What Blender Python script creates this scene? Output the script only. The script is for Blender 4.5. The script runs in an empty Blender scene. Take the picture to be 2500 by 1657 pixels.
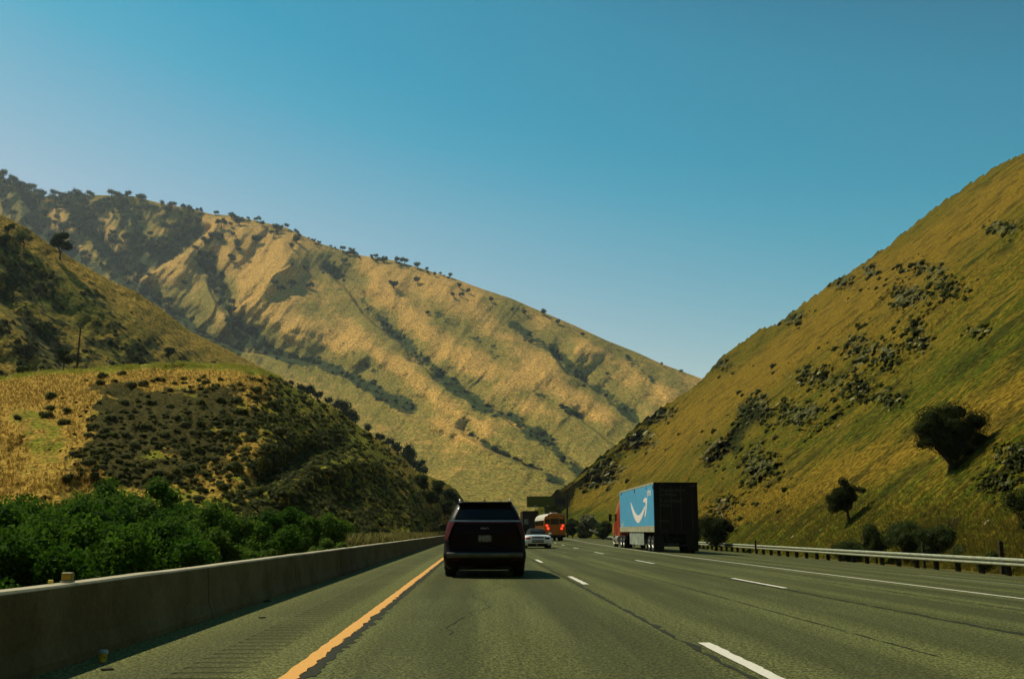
import bpy, math, random
import numpy as np
from math import radians, sin, cos, tan, pi, atan2, sqrt
from mathutils import Vector, Matrix

# ------------------------------------------------------------------ camera
CAMH = 1.08
F = 2431.0                       # focal length in photo pixels (35 mm lens on 36 mm film, 2500 px wide)
HX, HY = 1168.0, 1296.0          # vanishing point of the straight road in the photo
PITCH = math.atan((HY - 828.5) / F)
YAW = math.atan((1250.0 - HX) / (F / cos(PITCH)))
S = bpy.context.scene
C = S.collection
cam_d = bpy.data.cameras.new('camera')
cam = bpy.data.objects.new('camera', cam_d); C.objects.link(cam)
cam_d.sensor_width = 36.0; cam_d.lens = F * 36.0 / 2500.0
cam_d.clip_start = 0.1; cam_d.clip_end = 9000
cam.location = (0, 0, CAMH)
cam.rotation_euler = (pi / 2 + PITCH, 0, -YAW)
S.camera = cam

# ------------------------------------------------------------------ sky, sun, exposure
SUN = Vector((-0.62, 0.50, 1.0)).normalized()      # direction towards the sun
elev = math.asin(SUN.z); azim = math.atan2(SUN.x, SUN.y)
W = bpy.data.worlds.new('World'); S.world = W; W.use_nodes = True
wn = W.node_tree.nodes; wl = W.node_tree.links; wn.clear()
sky = wn.new('ShaderNodeTexSky'); sky.sky_type = 'NISHITA'; sky.sun_disc = False
sky.sun_elevation = elev; sky.sun_rotation = azim
sky.altitude = 300; sky.air_density = 1.1; sky.dust_density = 0.6; sky.ozone_density = 1.4
tint = wn.new('ShaderNodeMix'); tint.data_type = 'RGBA'; tint.blend_type = 'MULTIPLY'
tint.inputs[0].default_value = 1.0
tc = wn.new('ShaderNodeTexCoord'); sx_ = wn.new('ShaderNodeSeparateXYZ'); wl.new(tc.outputs['Generated'], sx_.inputs[0])
mu = wn.new('ShaderNodeMath'); mu.operation = 'MULTIPLY_ADD'; mu.inputs[1].default_value = .24; wl.new(sx_.outputs[0], mu.inputs[0]); wl.new(sx_.outputs[2], mu.inputs[2])
rp_ = wn.new('ShaderNodeValToRGB'); wl.new(mu.outputs[0], rp_.inputs[0]); e_ = rp_.color_ramp.elements
e_[0].position = 0.0; e_[0].color = (1.15, 1.04, .86, 1); e_[1].position = 1.0; e_[1].color = (.12, .48, .50, 1)
for q_, c_ in ((.20, (1.15, 1.05, .84, 1)), (.36, (.50, .97, .84, 1)), (.50, (.24, .84, .78, 1)), (.60, (.11, .58, .60, 1))):
    k_ = rp_.color_ramp.elements.new(q_); k_.color = c_
wl.new(rp_.outputs[0], tint.inputs[7])
hs = wn.new('ShaderNodeHueSaturation'); hs.inputs['Saturation'].default_value = 1.25
bg = wn.new('ShaderNodeBackground'); bg.inputs[1].default_value = 0.105
wo = wn.new('ShaderNodeOutputWorld')
wl.new(sky.outputs[0], tint.inputs[6]); wl.new(tint.outputs[2], hs.inputs['Color']); wl.new(hs.outputs[0], bg.inputs[0]); wl.new(bg.outputs[0], wo.inputs[0])
sun_d = bpy.data.lights.new('sun', 'SUN'); sun_d.energy = 5.0; sun_d.angle = radians(0.5); sun_d.color = (1.0, 0.90, 0.66)
sun_o = bpy.data.objects.new('sun', sun_d); C.objects.link(sun_o)
sun_o.rotation_euler = SUN.to_track_quat('Z', 'Y').to_euler(); sun_o.location = (0, 0, 50)
S.view_settings.view_transform = 'Standard'; S.view_settings.look = 'None'
S.view_settings.gamma = 1.0; S.view_settings.exposure = 0.0; S.view_settings.use_curve_mapping = False
S.cycles.volume_bounces = 0
S.cycles.max_bounces = 6; S.cycles.transparent_max_bounces = 6

# ------------------------------------------------------------------ photo pixel <-> place
cp, sp_, cy, sy = cos(PITCH), sin(PITCH), cos(YAW), sin(YAW)
def rays(px, py):
    """direction per unit of +Y (the road's direction) through photo pixel px, py"""
    x = (np.asarray(px, float) - 1250.0) / F; y = (828.5 - np.asarray(py, float)) / F
    fwd = cp - y * sp_; up = sp_ + y * cp
    X = x * cy + fwd * sy; Y = -x * sy + fwd * cy
    return X / Y, up / Y
def P(px, py, D):
    rx, rz = rays(px, py)
    return Vector((float(rx * D), float(D), float(CAMH + rz * D)))
def pl(x, pts):
    return np.interp(x, [p[0] for p in pts], [p[1] for p in pts])

# ------------------------------------------------------------------ noise
def _h(ix, iy, s):
    n = (ix.astype(np.int64) * 374761393 + iy.astype(np.int64) * 668265263 + s * 982451653) & 0x7fffffff
    n = ((n ^ (n >> 13)) * 1274126177) & 0x7fffffff
    return ((n ^ (n >> 16)) & 0xffffff) / float(0xffffff) * 2 - 1
def vnoise(x, y, s=0):
    ix = np.floor(x); iy = np.floor(y); fx = x - ix; fy = y - iy
    fx = fx * fx * fx * (fx * (fx * 6 - 15) + 10); fy = fy * fy * fy * (fy * (fy * 6 - 15) + 10)
    a = _h(ix, iy, s); b = _h(ix + 1, iy, s); c = _h(ix, iy + 1, s); d = _h(ix + 1, iy + 1, s)
    return (a + (b - a) * fx) * (1 - fy) + (c + (d - c) * fx) * fy
def fbm(x, y, o=4, s=0, g=0.5):
    x = np.asarray(x, float); y = np.asarray(y, float)
    r = 0; a = 1; t = 0
    for i in range(o):
        r = r + a * vnoise(x * 2 ** i + i * 17.3, y * 2 ** i - i * 9.1, s + i); t += a; a *= g
    return r / t
def sstep(a, b, x):
    t = np.clip((x - a) / (b - a), 0, 1); return t * t * (3 - 2 * t)
def dist_poly(px, py, pts):
    d = np.full(np.broadcast(px, py).shape, 1e9)
    for (x0, y0), (x1, y1) in zip(pts[:-1], pts[1:]):
        dx, dy = x1 - x0, y1 - y0
        t = np.clip(((px - x0) * dx + (py - y0) * dy) / (dx * dx + dy * dy), 0, 1)
        d = np.minimum(d, np.hypot(px - x0 - t * dx, py - y0 - t * dy))
    return d

# ------------------------------------------------------------------ mesh helpers
def np_mesh(name, verts, faces, smooth=True):
    """verts (n,3), faces (m,k) all with k corners"""
    me = bpy.data.meshes.new(name)
    v = np.asarray(verts, np.float32); f = np.asarray(faces, np.int32); k = f.shape[1]
    me.vertices.add(len(v)); me.vertices.foreach_set('co', v.ravel())
    me.loops.add(f.size); me.loops.foreach_set('vertex_index', f.ravel())
    me.polygons.add(len(f)); me.polygons.foreach_set('loop_start', np.arange(0, f.size, k, dtype=np.int32))
    me.polygons.foreach_set('loop_total', np.full(len(f), k, np.int32))
    me.polygons.foreach_set('use_smooth', np.full(len(f), smooth, bool))
    me.update(calc_edges=True); me.validate()
    return me
class MB:
    def __init__(s): s.v = []; s.f = []; s.sm = []
    def add(s, v, f, smooth=False):
        o = len(s.v); s.v += [tuple(p) for p in v]; s.f += [tuple(i + o for i in q) for q in f]; s.sm += [smooth] * len(f); return s
    def box(s, x0, x1, y0, y1, z0, z1, b=0.0):
        if b <= 0:
            v = [(x, y, z) for z in (z0, z1) for y in (y0, y1) for x in (x0, x1)]
            return s.add(v, [(0, 2, 3, 1), (4, 5, 7, 6), (0, 1, 5, 4), (2, 6, 7, 3), (0, 4, 6, 2), (1, 3, 7, 5)])
        b = min(b, (x1 - x0) / 2.01, (y1 - y0) / 2.01, (z1 - z0) / 2.01)
        rings = []
        for z, q in ((z0, b), (z0 + b, 0), (z1 - b, 0), (z1, b)):
            X0, X1, Y0, Y1 = x0 + q, x1 - q, y0 + q, y1 - q; c = b * .7
            rings.append([(X0 + c, Y0, z), (X1 - c, Y0, z), (X1, Y0 + c, z), (X1, Y1 - c, z), (X1 - c, Y1, z), (X0 + c, Y1, z), (X0, Y1 - c, z), (X0, Y0 + c, z)])
        return s.loft(rings, caps=True)
    def loft(s, rings, caps=True, closed=True, smooth=False):
        n = len(rings[0]); v = [p for r in rings for p in r]; f = []
        for i in range(len(rings) - 1):
            for j in range(n if closed else n - 1):
                k = (j + 1) % n
                f.append((i * n + j, i * n + k, (i + 1) * n + k, (i + 1) * n + j))
        s.add(v, f, smooth)
        if caps:
            s.add(rings[0], [tuple(reversed(range(n)))]); s.add(rings[-1], [tuple(range(n))])
        return s
    def cyl(s, p0, p1, r0, r1=None, n=12, caps=True, smooth=True):
        r1 = r0 if r1 is None else r1
        p0 = Vector(p0); p1 = Vector(p1); a = (p1 - p0).normalized()
        u = a.cross(Vector((0, 0, 1))) if abs(a.z) < .9 else a.cross(Vector((1, 0, 0)))
        u.normalize(); w = a.cross(u)
        R = [[tuple(p + (u * cos(2 * pi * i / n) + w * sin(2 * pi * i / n)) * r) for i in range(n)] for p, r in ((p0, r0), (p1, r1))]
        return s.loft(R, caps, True, smooth)
    def tube(s, pts, r, n=8):
        for a, b in zip(pts[:-1], pts[1:]): s.cyl(a, b, r, r, n)
        return s
    def quad(s, a, b, c, d): return s.add([a, b, c, d], [(0, 1, 2, 3)])
    def prism(s, poly, o, ux, uy, t):
        """flat outline poly (list of 2d) at origin o, axes ux,uy, thickness vector t"""
        o = Vector(o); ux = Vector(ux); uy = Vector(uy); t = Vector(t); n = len(poly)
        A = [tuple(o + ux * x + uy * y) for x, y in poly]; B = [tuple(Vector(p) + t) for p in A]
        return s.loft([A, B], True, True)
    def build(s, name, mat, parent=None, loc=None):
        me = bpy.data.meshes.new(name); me.from_pydata(s.v, [], s.f)
        me.polygons.foreach_set('use_smooth', s.sm)
        me.update(); me.materials.append(mat)
        o = bpy.data.objects.new(name, me); C.objects.link(o)
        if parent: o.parent = parent
        if loc: o.location = loc
        return o
def tag(o, label=None, cat=None, group=None, kind=None):
    if label: o['label'] = label
    if cat: o['category'] = cat
    if group: o['group'] = group
    if kind: o['kind'] = kind
    return o
def thing(name, label, cat, loc=(0, 0, 0), rz=0, group=None):
    o = bpy.data.objects.new(name, None); C.objects.link(o); o.location = loc; o.rotation_euler = (0, 0, rz)
    o.empty_display_size = .5
    return tag(o, label, cat, group)
def obj(name, me, mat=None, parent=None):
    if mat is not None: me.materials.append(mat)
    o = bpy.data.objects.new(name, me); C.objects.link(o)
    if parent: o.parent = parent
    return o
def place_copy(src, loc, rz, sc, label, group, first):
    """src: a thing (mesh object or Empty with parts); the first placing moves src itself"""
    if first: r = src
    else:
        r = src.copy(); C.objects.link(r)
        for ch in list(src.children):
            c = ch.copy(); C.objects.link(c); c.parent = r
            for g in ch.children:
                d = g.copy(); C.objects.link(d); d.parent = c
    r.location = loc; r.rotation_euler = (0, 0, rz) if not isinstance(rz, tuple) else rz
    r.scale = (sc, sc, sc) if not isinstance(sc, tuple) else sc
    r['label'] = label
    if group: r['group'] = group
    return r
class Stock:
    """prototypes of one kind; put() places the prototype itself the first time and copies after that"""
    def __init__(s, protos): s.p = protos; s.used = [False] * len(protos)
    def put(s, i, loc, rz=0, sc=1, label='', group=None):
        i %= len(s.p); o = place_copy(s.p[i], loc, rz, sc, label, group, not s.used[i]); s.used[i] = True; return o

# ------------------------------------------------------------------ materials
def mat_new(name):
    m = bpy.data.materials.new(name); m.use_nodes = True
    n = m.node_tree.nodes; n.clear()
    return m, n, m.node_tree.links
def link(l, a, b): l.new(a, b)
class N:
    """tiny node-graph writer"""
    def __init__(s, name):
        s.m, s.n, s.l = mat_new(name)
        s.out = s.n.new('ShaderNodeOutputMaterial'); s.b = s.n.new('ShaderNodeBsdfPrincipled')
        s.l.new(s.b.outputs[0], s.out.inputs[0])
    def pos(s):
        if not hasattr(s, '_p'): s._p = s.n.new('ShaderNodeNewGeometry').outputs['Position']
        return s._p
    def objc(s):
        if not hasattr(s, '_o'): s._o = s.n.new('ShaderNodeTexCoord').outputs['Object']
        return s._o
    def mapping(s, src, scale=(1, 1, 1), rot=(0, 0, 0)):
        k = s.n.new('ShaderNodeMapping'); k.inputs['Scale'].default_value = scale; k.inputs['Rotation'].default_value = rot
        s.l.new(src, k.inputs[0]); return k.outputs[0]
    def noise(s, src, scale, detail=4, rough=.55, dist=0):
        k = s.n.new('ShaderNodeTexNoise'); k.inputs['Scale'].default_value = scale; k.inputs['Detail'].default_value = detail
        k.inputs['Roughness'].default_value = rough; k.inputs['Distortion'].default_value = dist
        s.l.new(src, k.inputs['Vector']); return k.outputs[0]
    def voro(s, src, scale, feature='F1', out=0):
        k = s.n.new('ShaderNodeTexVoronoi'); k.feature = feature; k.inputs['Scale'].default_value = scale
        s.l.new(src, k.inputs['Vector']); return k.outputs[out]
    def ramp(s, src, a, b, va=0.0, vb=1.0):
        k = s.n.new('ShaderNodeMapRange'); k.interpolation_type = 'SMOOTHSTEP'; k.inputs[1].default_value = a; k.inputs[2].default_value = b
        k.inputs[3].default_value = va; k.inputs[4].default_value = vb
        s.l.new(src, k.inputs[0]); return k.outputs[0]
    def math(s, op, a, b=None, clamp=False):
        k = s.n.new('ShaderNodeMath'); k.operation = op; k.use_clamp = clamp
        for i, v in enumerate((a, b)):
            if v is None: continue
            if isinstance(v, (int, float)): k.inputs[i].default_value = v
            else: s.l.new(v, k.inputs[i])
        return k.outputs[0]
    def mix(s, f, a, b, mode='MIX'):
        k = s.n.new('ShaderNodeMix'); k.data_type = 'RGBA'; k.blend_type = mode
        for i, v in ((0, f), (6, a), (7, b)):
            if isinstance(v, (int, float)): k.inputs[i].default_value = v
            elif isinstance(v, tuple): k.inputs[i].default_value = (v[0], v[1], v[2], 1)
            else: s.l.new(v, k.inputs[i])
        return k.outputs[2]
    def val(s, f):          # grey from a float
        k = s.n.new('ShaderNodeCombineColor')
        for i in range(3): s.l.new(f, k.inputs[i])
        return k.outputs[0]
    def attr(s, name):
        k = s.n.new('ShaderNodeAttribute'); k.attribute_name = name; return k.outputs['Fac']
    def attrc(s, name):
        k = s.n.new('ShaderNodeAttribute'); k.attribute_name = name; return k.outputs['Color']
    def sep(s, src):
        k = s.n.new('ShaderNodeSeparateXYZ'); s.l.new(src, k.inputs[0]); return k.outputs
    def bump(s, h, strength=.5, dist=.1, prev=None):
        k = s.n.new('ShaderNodeBump'); k.inputs['Strength'].default_value = strength; k.inputs['Distance'].default_value = dist
        s.l.new(h, k.inputs['Height'])
        if prev: s.l.new(prev, k.inputs['Normal'])
        s.l.new(k.outputs[0], s.b.inputs['Normal']); return k.outputs[0]
    def set(s, **kw):
        for k, v in kw.items():
            k = {'col': 'Base Color', 'rough': 'Roughness', 'metal': 'Metallic', 'spec': 'Specular IOR Level', 'coat': 'Coat Weight', 'alpha': 'Alpha',
                 'ec': 'Emission Color', 'es': 'Emission Strength', 'trans': 'Transmission Weight', 'sheen': 'Sheen Weight', 'croug': 'Coat Roughness'}[k]
            i = s.b.inputs[k]
            if isinstance(v, (int, float)): i.default_value = v
            elif isinstance(v, tuple): i.default_value = (v[0], v[1], v[2], 1)
            else: s.l.new(v, i)
        return s.m
def flat(name, col, rough=.6, metal=0, spec=.12, coat=0, var=.18, scale=6, bumpd=0, ec=None, es=0):
    g = N(name); o = g.objc(); n = g.noise(o, scale, 4)
    c = g.mix(g.ramp(n, .3, .7), tuple(x * (1 - var) for x in col), tuple(min(1, x * (1 + var)) for x in col))
    if bumpd: g.bump(n, .4, bumpd)
    g.set(col=c, rough=rough, metal=metal, spec=spec, coat=coat)
    if ec: g.set(ec=ec, es=es)
    return g.m

# foliage: colour varies leaf by leaf through the 'var' attribute
def leaf_mat(name, a, b, rough=.8, spec=.3, trans=.4):
    spec = min(spec, .05)
    g = N(name); v = g.attr('var'); n = g.noise(g.objc(), 1.3, 3)
    c = g.mix(g.math('ADD', g.math('MULTIPLY', v, .7), g.ramp(n, .35, .65, 0, .3)), a, b)
    g.set(col=c, rough=rough, spec=spec)
    t = g.n.new('ShaderNodeBsdfTranslucent'); g.l.new(c, t.inputs[0]); ms = g.n.new('ShaderNodeMixShader'); ms.inputs[0].default_value = trans
    g.l.new(g.b.outputs[0], ms.inputs[1]); g.l.new(t.outputs[0], ms.inputs[2]); g.l.new(ms.outputs[0], g.out.inputs[0])
    return g.m
# ------------------------------------------------------------------ terrain
def R(d): return d * 1.05664       # overview coordinates to photo pixels
def hillmat(name, tan_c, tan2, grn, brush, rocky, big, fine, bumps, streak=False, treks=True):
    g = N(name); p = g.pos()
    src = p
    n1 = g.noise(p, big, 5, .6); n2 = g.noise(p, big * 5, 5, .6); n3 = g.noise(p, fine, 6, .7); n4 = g.noise(p, fine * .22, 4, .6)
    if streak:   # grass combed down the slope: fine across the slope, long along the fall line
        q = g.mapping(p, (.035, .28, .035)); n2 = g.noise(q, 1.0, 5, .62); n5 = g.noise(g.mapping(p, (.25, 1.6, .25)), 1.0, 4, .6)
    k = g.math('ADD', g.math('MULTIPLY', n1, .5), g.math('MULTIPLY', n2, .5))
    k = g.math('ADD', k, g.math('MULTIPLY', g.math('SUBTRACT', n4, .5), .5))
    k = g.math('ADD', k, g.math('SUBTRACT', g.attr('tan'), g.attr('grn')))
    c = g.mix(g.ramp(k, .36, .66), grn, tan_c)
    c = g.mix(g.math('MULTIPLY', g.ramp(n4, .45, .7), .6), c, tan2)
    if streak: c = g.mix(g.ramp(n5, .48, .7, 0, .6), c, tuple(x * 1.35 for x in tan_c)); c = g.mix(g.ramp(g.noise(p, .22, 4, .65), .50, .64, 0, .65), c, brush)
    # bare scree
    sc = g.math('ADD', g.attr('scr'), g.math('MULTIPLY', g.math('SUBTRACT', n2, .5), 1.9))
    c = g.mix(g.ramp(sc, .40, .62), c, rocky)
    # low dark brush cover
    bs = g.math('ADD', g.math('MULTIPLY', g.attr('brs'), .9), g.math('MULTIPLY', g.math('SUBTRACT', n4, .5), 1.5))
    bs = g.math('ADD', bs, g.math('MULTIPLY', g.math('SUBTRACT', n3, .5), .5))
    c = g.mix(g.ramp(bs, .38, .52), c, brush)
    # tufts and stones: small-scale light and dark cover
    w = g.ramp(n3, .34, .66, .32, 1.85)
    c = g.mix(1.0, c, g.val(w), 'MULTIPLY')
    g.set(col=c, rough=1.0, spec=.02)
    b = g.bump(n4, .9, bumps * 3.4)
    g.bump(n3, .9, bumps, b)
    return g.m
def sheet(name, x0, x1, nx, ny, top, bot, depth, attrs, mat, pw=1.0, back=(25, 60), rough_top=0):
    """a hillside as one sheet: columns of sight from bot to top, each point at its own real distance, and a back slope behind the crest"""
    px = np.linspace(x0, x1, nx)[None, :].repeat(ny, 0); t = (np.linspace(0, 1, ny) ** pw)[:, None].repeat(nx, 1)
    tp = pl(px[0], top)
    if rough_top: tp = tp - rough_top * (fbm(px[0] / 14., px[0] * 0, 4, 5) + .6 * vnoise(px[0] / 4., px[0] * 0, 8))
    bt = pl(px[0], bot)
    py = bt[None] + (tp - bt)[None] * t
    D = depth(px, py)
    rx, rz = rays(px, py)
    V = np.stack([rx * D, D, CAMH + rz * D], -1)
    A = {k: fn(px, py, V) for k, fn in attrs.items()}
    last = V[-1]
    rows = [V]
    for bk, drop in ((back[0] * .25, .02), (back[0], .12), (back[0] + back[1], .75), (back[0] + back[1] * 2, 1.5)):
        L = last.copy(); L[:, 1] += bk; L[:, 2] -= drop * back[1] * .8; rows.append(L[None])
    V = np.concatenate(rows, 0); m = V.shape[0]
    A = {k: np.concatenate([a] + [a[-1:]] * 4, 0) for k, a in A.items()}
    idx = np.arange(m * nx).reshape(m, nx)
    f = np.stack([idx[:-1, :-1], idx[:-1, 1:], idx[1:, 1:], idx[1:, :-1]], -1).reshape(-1, 4)
    me = np_mesh(name, V.reshape(-1, 3), f)
    for k in ('tan', 'grn', 'scr', 'brs'):
        at = me.attributes.new(k, 'FLOAT', 'POINT'); a = A.get(k)
        at.data.foreach_set('value', (a if a is not None else np.zeros((m, nx))).astype(np.float32).ravel())
    o = obj(name, me, mat); tag(o, kind='structure'); return o
def sc_of(dfn, px, py):
    return float(dfn(np.array([[float(px)]]), np.array([[float(py)]]))[0, 0])
def on(dfn, px, py, sink=0.0):
    D = sc_of(dfn, px, py); p = P(px, py, D); p.z -= sink; return p

# ---- far mountain
A_TOP = [(-700, 400), (-200, 420), (0, 432), (33, 446), (63, 460), (109, 479), (232, 476), (325, 479), (391, 496), (464, 509), (517, 523), (564, 526), (640, 542), (700, 556),
         (739, 575), (786, 596), (879, 623), (961, 636), (1018, 652), (1107, 679), (1177, 705), (1250, 729), (1300, 751), (1350, 772), (1402, 794), (1479, 830),
         (1555, 860), (1616, 888), (1708, 922), (1800, 955), (2000, 1035)]
A_BOT = [(-700, 1296), (2000, 1296)]
GUL = [  # valley lines (photo px), depth in metres, width in px
    ([(474, 566), (400, 615), (331, 658), (315, 695), (341, 716), (398, 751), (497, 828), (580, 861), (613, 812), (666, 861), (716, 878), (766, 882), (832, 906), (882, 930), (932, 965), (965, 978), (1004, 999)], 75, 26),
    ([(180, 500), (215, 560), (260, 610), (300, 680), (341, 716)], 70, 30), ([(300, 500), (330, 560), (345, 620), (331, 658)], 50, 26),
    ([(500, 640), (517, 668), (535, 715), (560, 768), (590, 815), (666, 861)], 55, 24), ([(60, 470), (80, 540), (140, 600), (240, 660)], 60, 26),
    ([(799, 652), (875, 697), (898, 757), (931, 780), (975, 827), (1028, 867), (1064, 910), (1100, 943), (1125, 955), (1190, 998), (1247, 1020), (1285, 1048), (1323, 1065), (1418, 1150)], 55, 26),
    ([(1140, 1050), (1201, 1090), (1262, 1124), (1372, 1176)], 35, 18),
    ([(1250, 790), (1300, 830), (1351, 857), (1412, 918), (1504, 985), (1560, 1026)], 50, 24),
    ([(1300, 955), (1360, 985), (1443, 1034), (1504, 1082)], 28, 16), ([(1480, 830), (1540, 880), (1600, 935)], 24, 18),
    ([(760, 760), (820, 820), (900, 890), (960, 940)], 14, 16), ([(1000, 720), (1060, 770), (1150, 820), (1230, 880)], 14, 24)]
CRE = [([(514, 552), (490, 600), (431, 645), (345, 682)], 45, 22), ([(520, 560), (560, 640), (640, 690)], 30, 22), ([(700, 625), (690, 655), (640, 690), (547, 770)], 36, 26),
       ([(700, 648), (666, 687), (625, 750), (720, 790), (786, 800), (832, 833), (898, 860), (965, 886), (1014, 906), (1060, 960), (1110, 1000), (1180, 1040)], 45, 24),
       ([(691, 874), (775, 891), (847, 922), (916, 956), (1018, 1024), (1113, 1049), (1182, 1087), (1266, 1131), (1340, 1166)], 35, 13),
       ([(900, 655), (930, 690), (1000, 760), (1064, 845), (1130, 861), (1180, 894), (1247, 916), (1300, 940)], 42, 26), ([(1094, 930), (1150, 968), (1247, 1024), (1323, 1082), (1400, 1130)], 22, 8),
       ([(1300, 903), (1350, 930), (1402, 974), (1480, 1030)], 28, 20), ([(1420, 850), (1479, 866), (1530, 892), (1586, 928), (1632, 968)], 30, 16), ([(200, 500), (260, 560), (270, 600)], 25, 22),
       ([(120, 490), (150, 560), (200, 620)], 30, 22), ([(560, 560), (600, 600), (680, 620)], 20, 20), ([(1100, 700), (1180, 790), (1300, 860), (1360, 900)], 22, 30)]
EDG = [([(331, 705), (345, 682), (400, 650), (450, 620), (490, 575), (515, 556)], 42, 34), ([(548, 770), (590, 745), (640, 700), (672, 672), (700, 650)], 8, 34),
       ([(300, 660), (380, 740), (470, 800), (580, 858), (640, 868), (691, 874), (775, 891), (847, 922), (916, 956), (1018, 1024), (1113, 1049), (1182, 1087), (1266, 1131), (1372, 1171)], 40, 26),
       ([(1000, 880), (1064, 925), (1094, 937), (1150, 970), (1247, 1026), (1323, 1083), (1422, 1143)], 46, 30), ([(1340, 868), (1380, 905), (1412, 925), (1504, 990), (1560, 1030)], 38, 26),
       ([(1400, 1010), (1443, 1040), (1504, 1085)], 22, 18), ([(799, 665), (840, 700), (885, 762), (940, 806), (990, 850)], 36, 28), ([(1120, 1050), (1150, 1064), (1201, 1094), (1262, 1128), (1372, 1180)], 24, 14),
       ([(500, 690), (530, 735), (570, 790), (620, 830)], 26, 24), ([(60, 500), (110, 580), (180, 640)], 26, 24), ([(200, 520), (240, 590), (300, 680)], 26, 28)]
def edge_rel(px, py):
    r = 0
    for pts, a, w in EDG:
        best = np.full(np.broadcast(px, py).shape, 1e9); sg_ = np.zeros_like(best); tt = np.zeros_like(best); n = len(pts) - 1
        for i, ((x0, y0), (x1, y1)) in enumerate(zip(pts[:-1], pts[1:])):
            dx, dy = x1 - x0, y1 - y0; t = ((px - x0) * dx + (py - y0) * dy) / (dx * dx + dy * dy); tc = np.clip(t, 0, 1)
            d = np.hypot(px - x0 - tc * dx, py - y0 - tc * dy); s_ = -(dx * (py - y0) - dy * (px - x0)) / np.hypot(dx, dy)
            k = d < best; best = np.where(k, d, best); sg_ = np.where(k, s_, sg_); tt = np.where(k, (i + t) / n, tt)
        end = sstep(-.12, .1, tt) * sstep(1.12, .9, tt); far = sstep(-2.5, 2.5, sg_)
        r = r + a * end * (far * np.exp(-best / w) - (1 - far) * .45 * np.exp(-(best / (w * 1.3)) ** 1.5))
    return r
def dA_base(px, py):
    top = pl(px, A_TOP); t = np.clip((1296 - py) / (1296 - top), 0, 1.05)
    Dr = pl(px, [(-700, 2300), (200, 2100), (700, 1850), (1200, 1600), (1700, 1400), (2000, 1350)])
    D0 = pl(px, [(-700, 620), (600, 620), (1200, 560), (1500, 600), (2000, 700)])
    return D0 + (Dr - D0) * t ** 1.12
def dA(px, py):
    D = dA_base(px, py); sc = D / 1300.
    wx = px + 9 * fbm(px / 45., py / 45., 3, 41); wy = py + 9 * fbm(px / 45., py / 45., 3, 42)
    r = 0
    for pts, a, w in GUL: r = r + .34 * a * np.exp(-(dist_poly(wx, wy, pts) / (w * 1.6)) ** 1.3)
    for pts, a, w in CRE: r = r - .50 * a * np.exp(-(dist_poly(wx, wy, pts) / (w * 1.7)) ** 1.7)
    r = r + edge_rel(wx, wy)
    # ribs running down the steep upper left face, and general roughness
    rib = fbm((wx + .75 * wy) / 30., (wx - wy) / 260., 3, 7) * 22 * pl(px, [(0, 1), (560, 1), (760, .40), (2000, .22)])
    rel = 1.45 * r * sc + rib * sc + 20 * fbm(px / 90., py / 70., 3, 3) * sc + 2.4 * fbm(px / 22., py / 18., 3, 19)
    top = pl(px, A_TOP); e = sstep(0, 26, py - top) * .85 + .15
    return D + rel * e
def att_gul(px, py, V, k=1.0):
    g = 0
    wy = py + 10 * fbm(px / 30., py / 30., 3, 12)
    for pts, a, w in GUL: g = np.maximum(g, (a / 75.) ** .6 * np.exp(-(dist_poly(px + 6 * fbm(px / 20., py / 20., 3, 13), wy, pts) / (w * .62)) ** 2) * (1.05 + .9 * fbm(px / 45., py / 45., 3, 14)))
    up = pl(px, [(-200, .52), (350, .5), (560, .42), (760, .30), (1000, .06), (2000, .02)]) * sstep(760, 520, py)
    up = up + .25 * fbm((px + .8 * py) / 26., (px - py) / 120., 3, 33) * sstep(900, 600, px)
    return np.clip(g * .95 + up * k, 0, 1)
def att_grnA(px, py, V):
    g = 0
    for pts, a, w in GUL: g = np.maximum(g, np.exp(-(dist_poly(px, py, pts) / (w * 2.0)) ** 2))
    return .24 * g + .16 * fbm(px / 55., py / 40., 3, 15) + .05
def att_tanA(px, py, V):
    g = 0
    for pts, a, w in CRE: g = g + .24 * np.exp(-(dist_poly(px, py, pts) / (w * 1.25)) ** 2)
    for cx, cy_, rx_, ry_ in ((1350, 1000, 200, 50), (830, 820, 90, 35), (1180, 880, 110, 40), (660, 665, 60, 30), (960, 700, 90, 45), (1150, 1075, 120, 30)):
        g = g + .16 * np.exp(-((px - cx) / rx_) ** 2 - ((py - cy_) / ry_) ** 2)
    return g + pl(py, [(450, .10), (700, .08), (950, 0.03), (1100, -.06), (1180, -.12), (1250, -.15)])
M_A = hillmat('far_hill_grass', (.46, .265, .066), (.31, .19, .045), (.185, .150, .030), (.035, .048, .014), (.22, .18, .1), .0045, .42, .7)
sheet('mountain', -650, 1950, 1000, 560, A_TOP, A_BOT, dA, {'brs': lambda a, b, V: att_gul(a, b, V, .52), 'tan': att_tanA, 'grn': att_grnA}, M_A, back=(120, 300))

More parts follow.
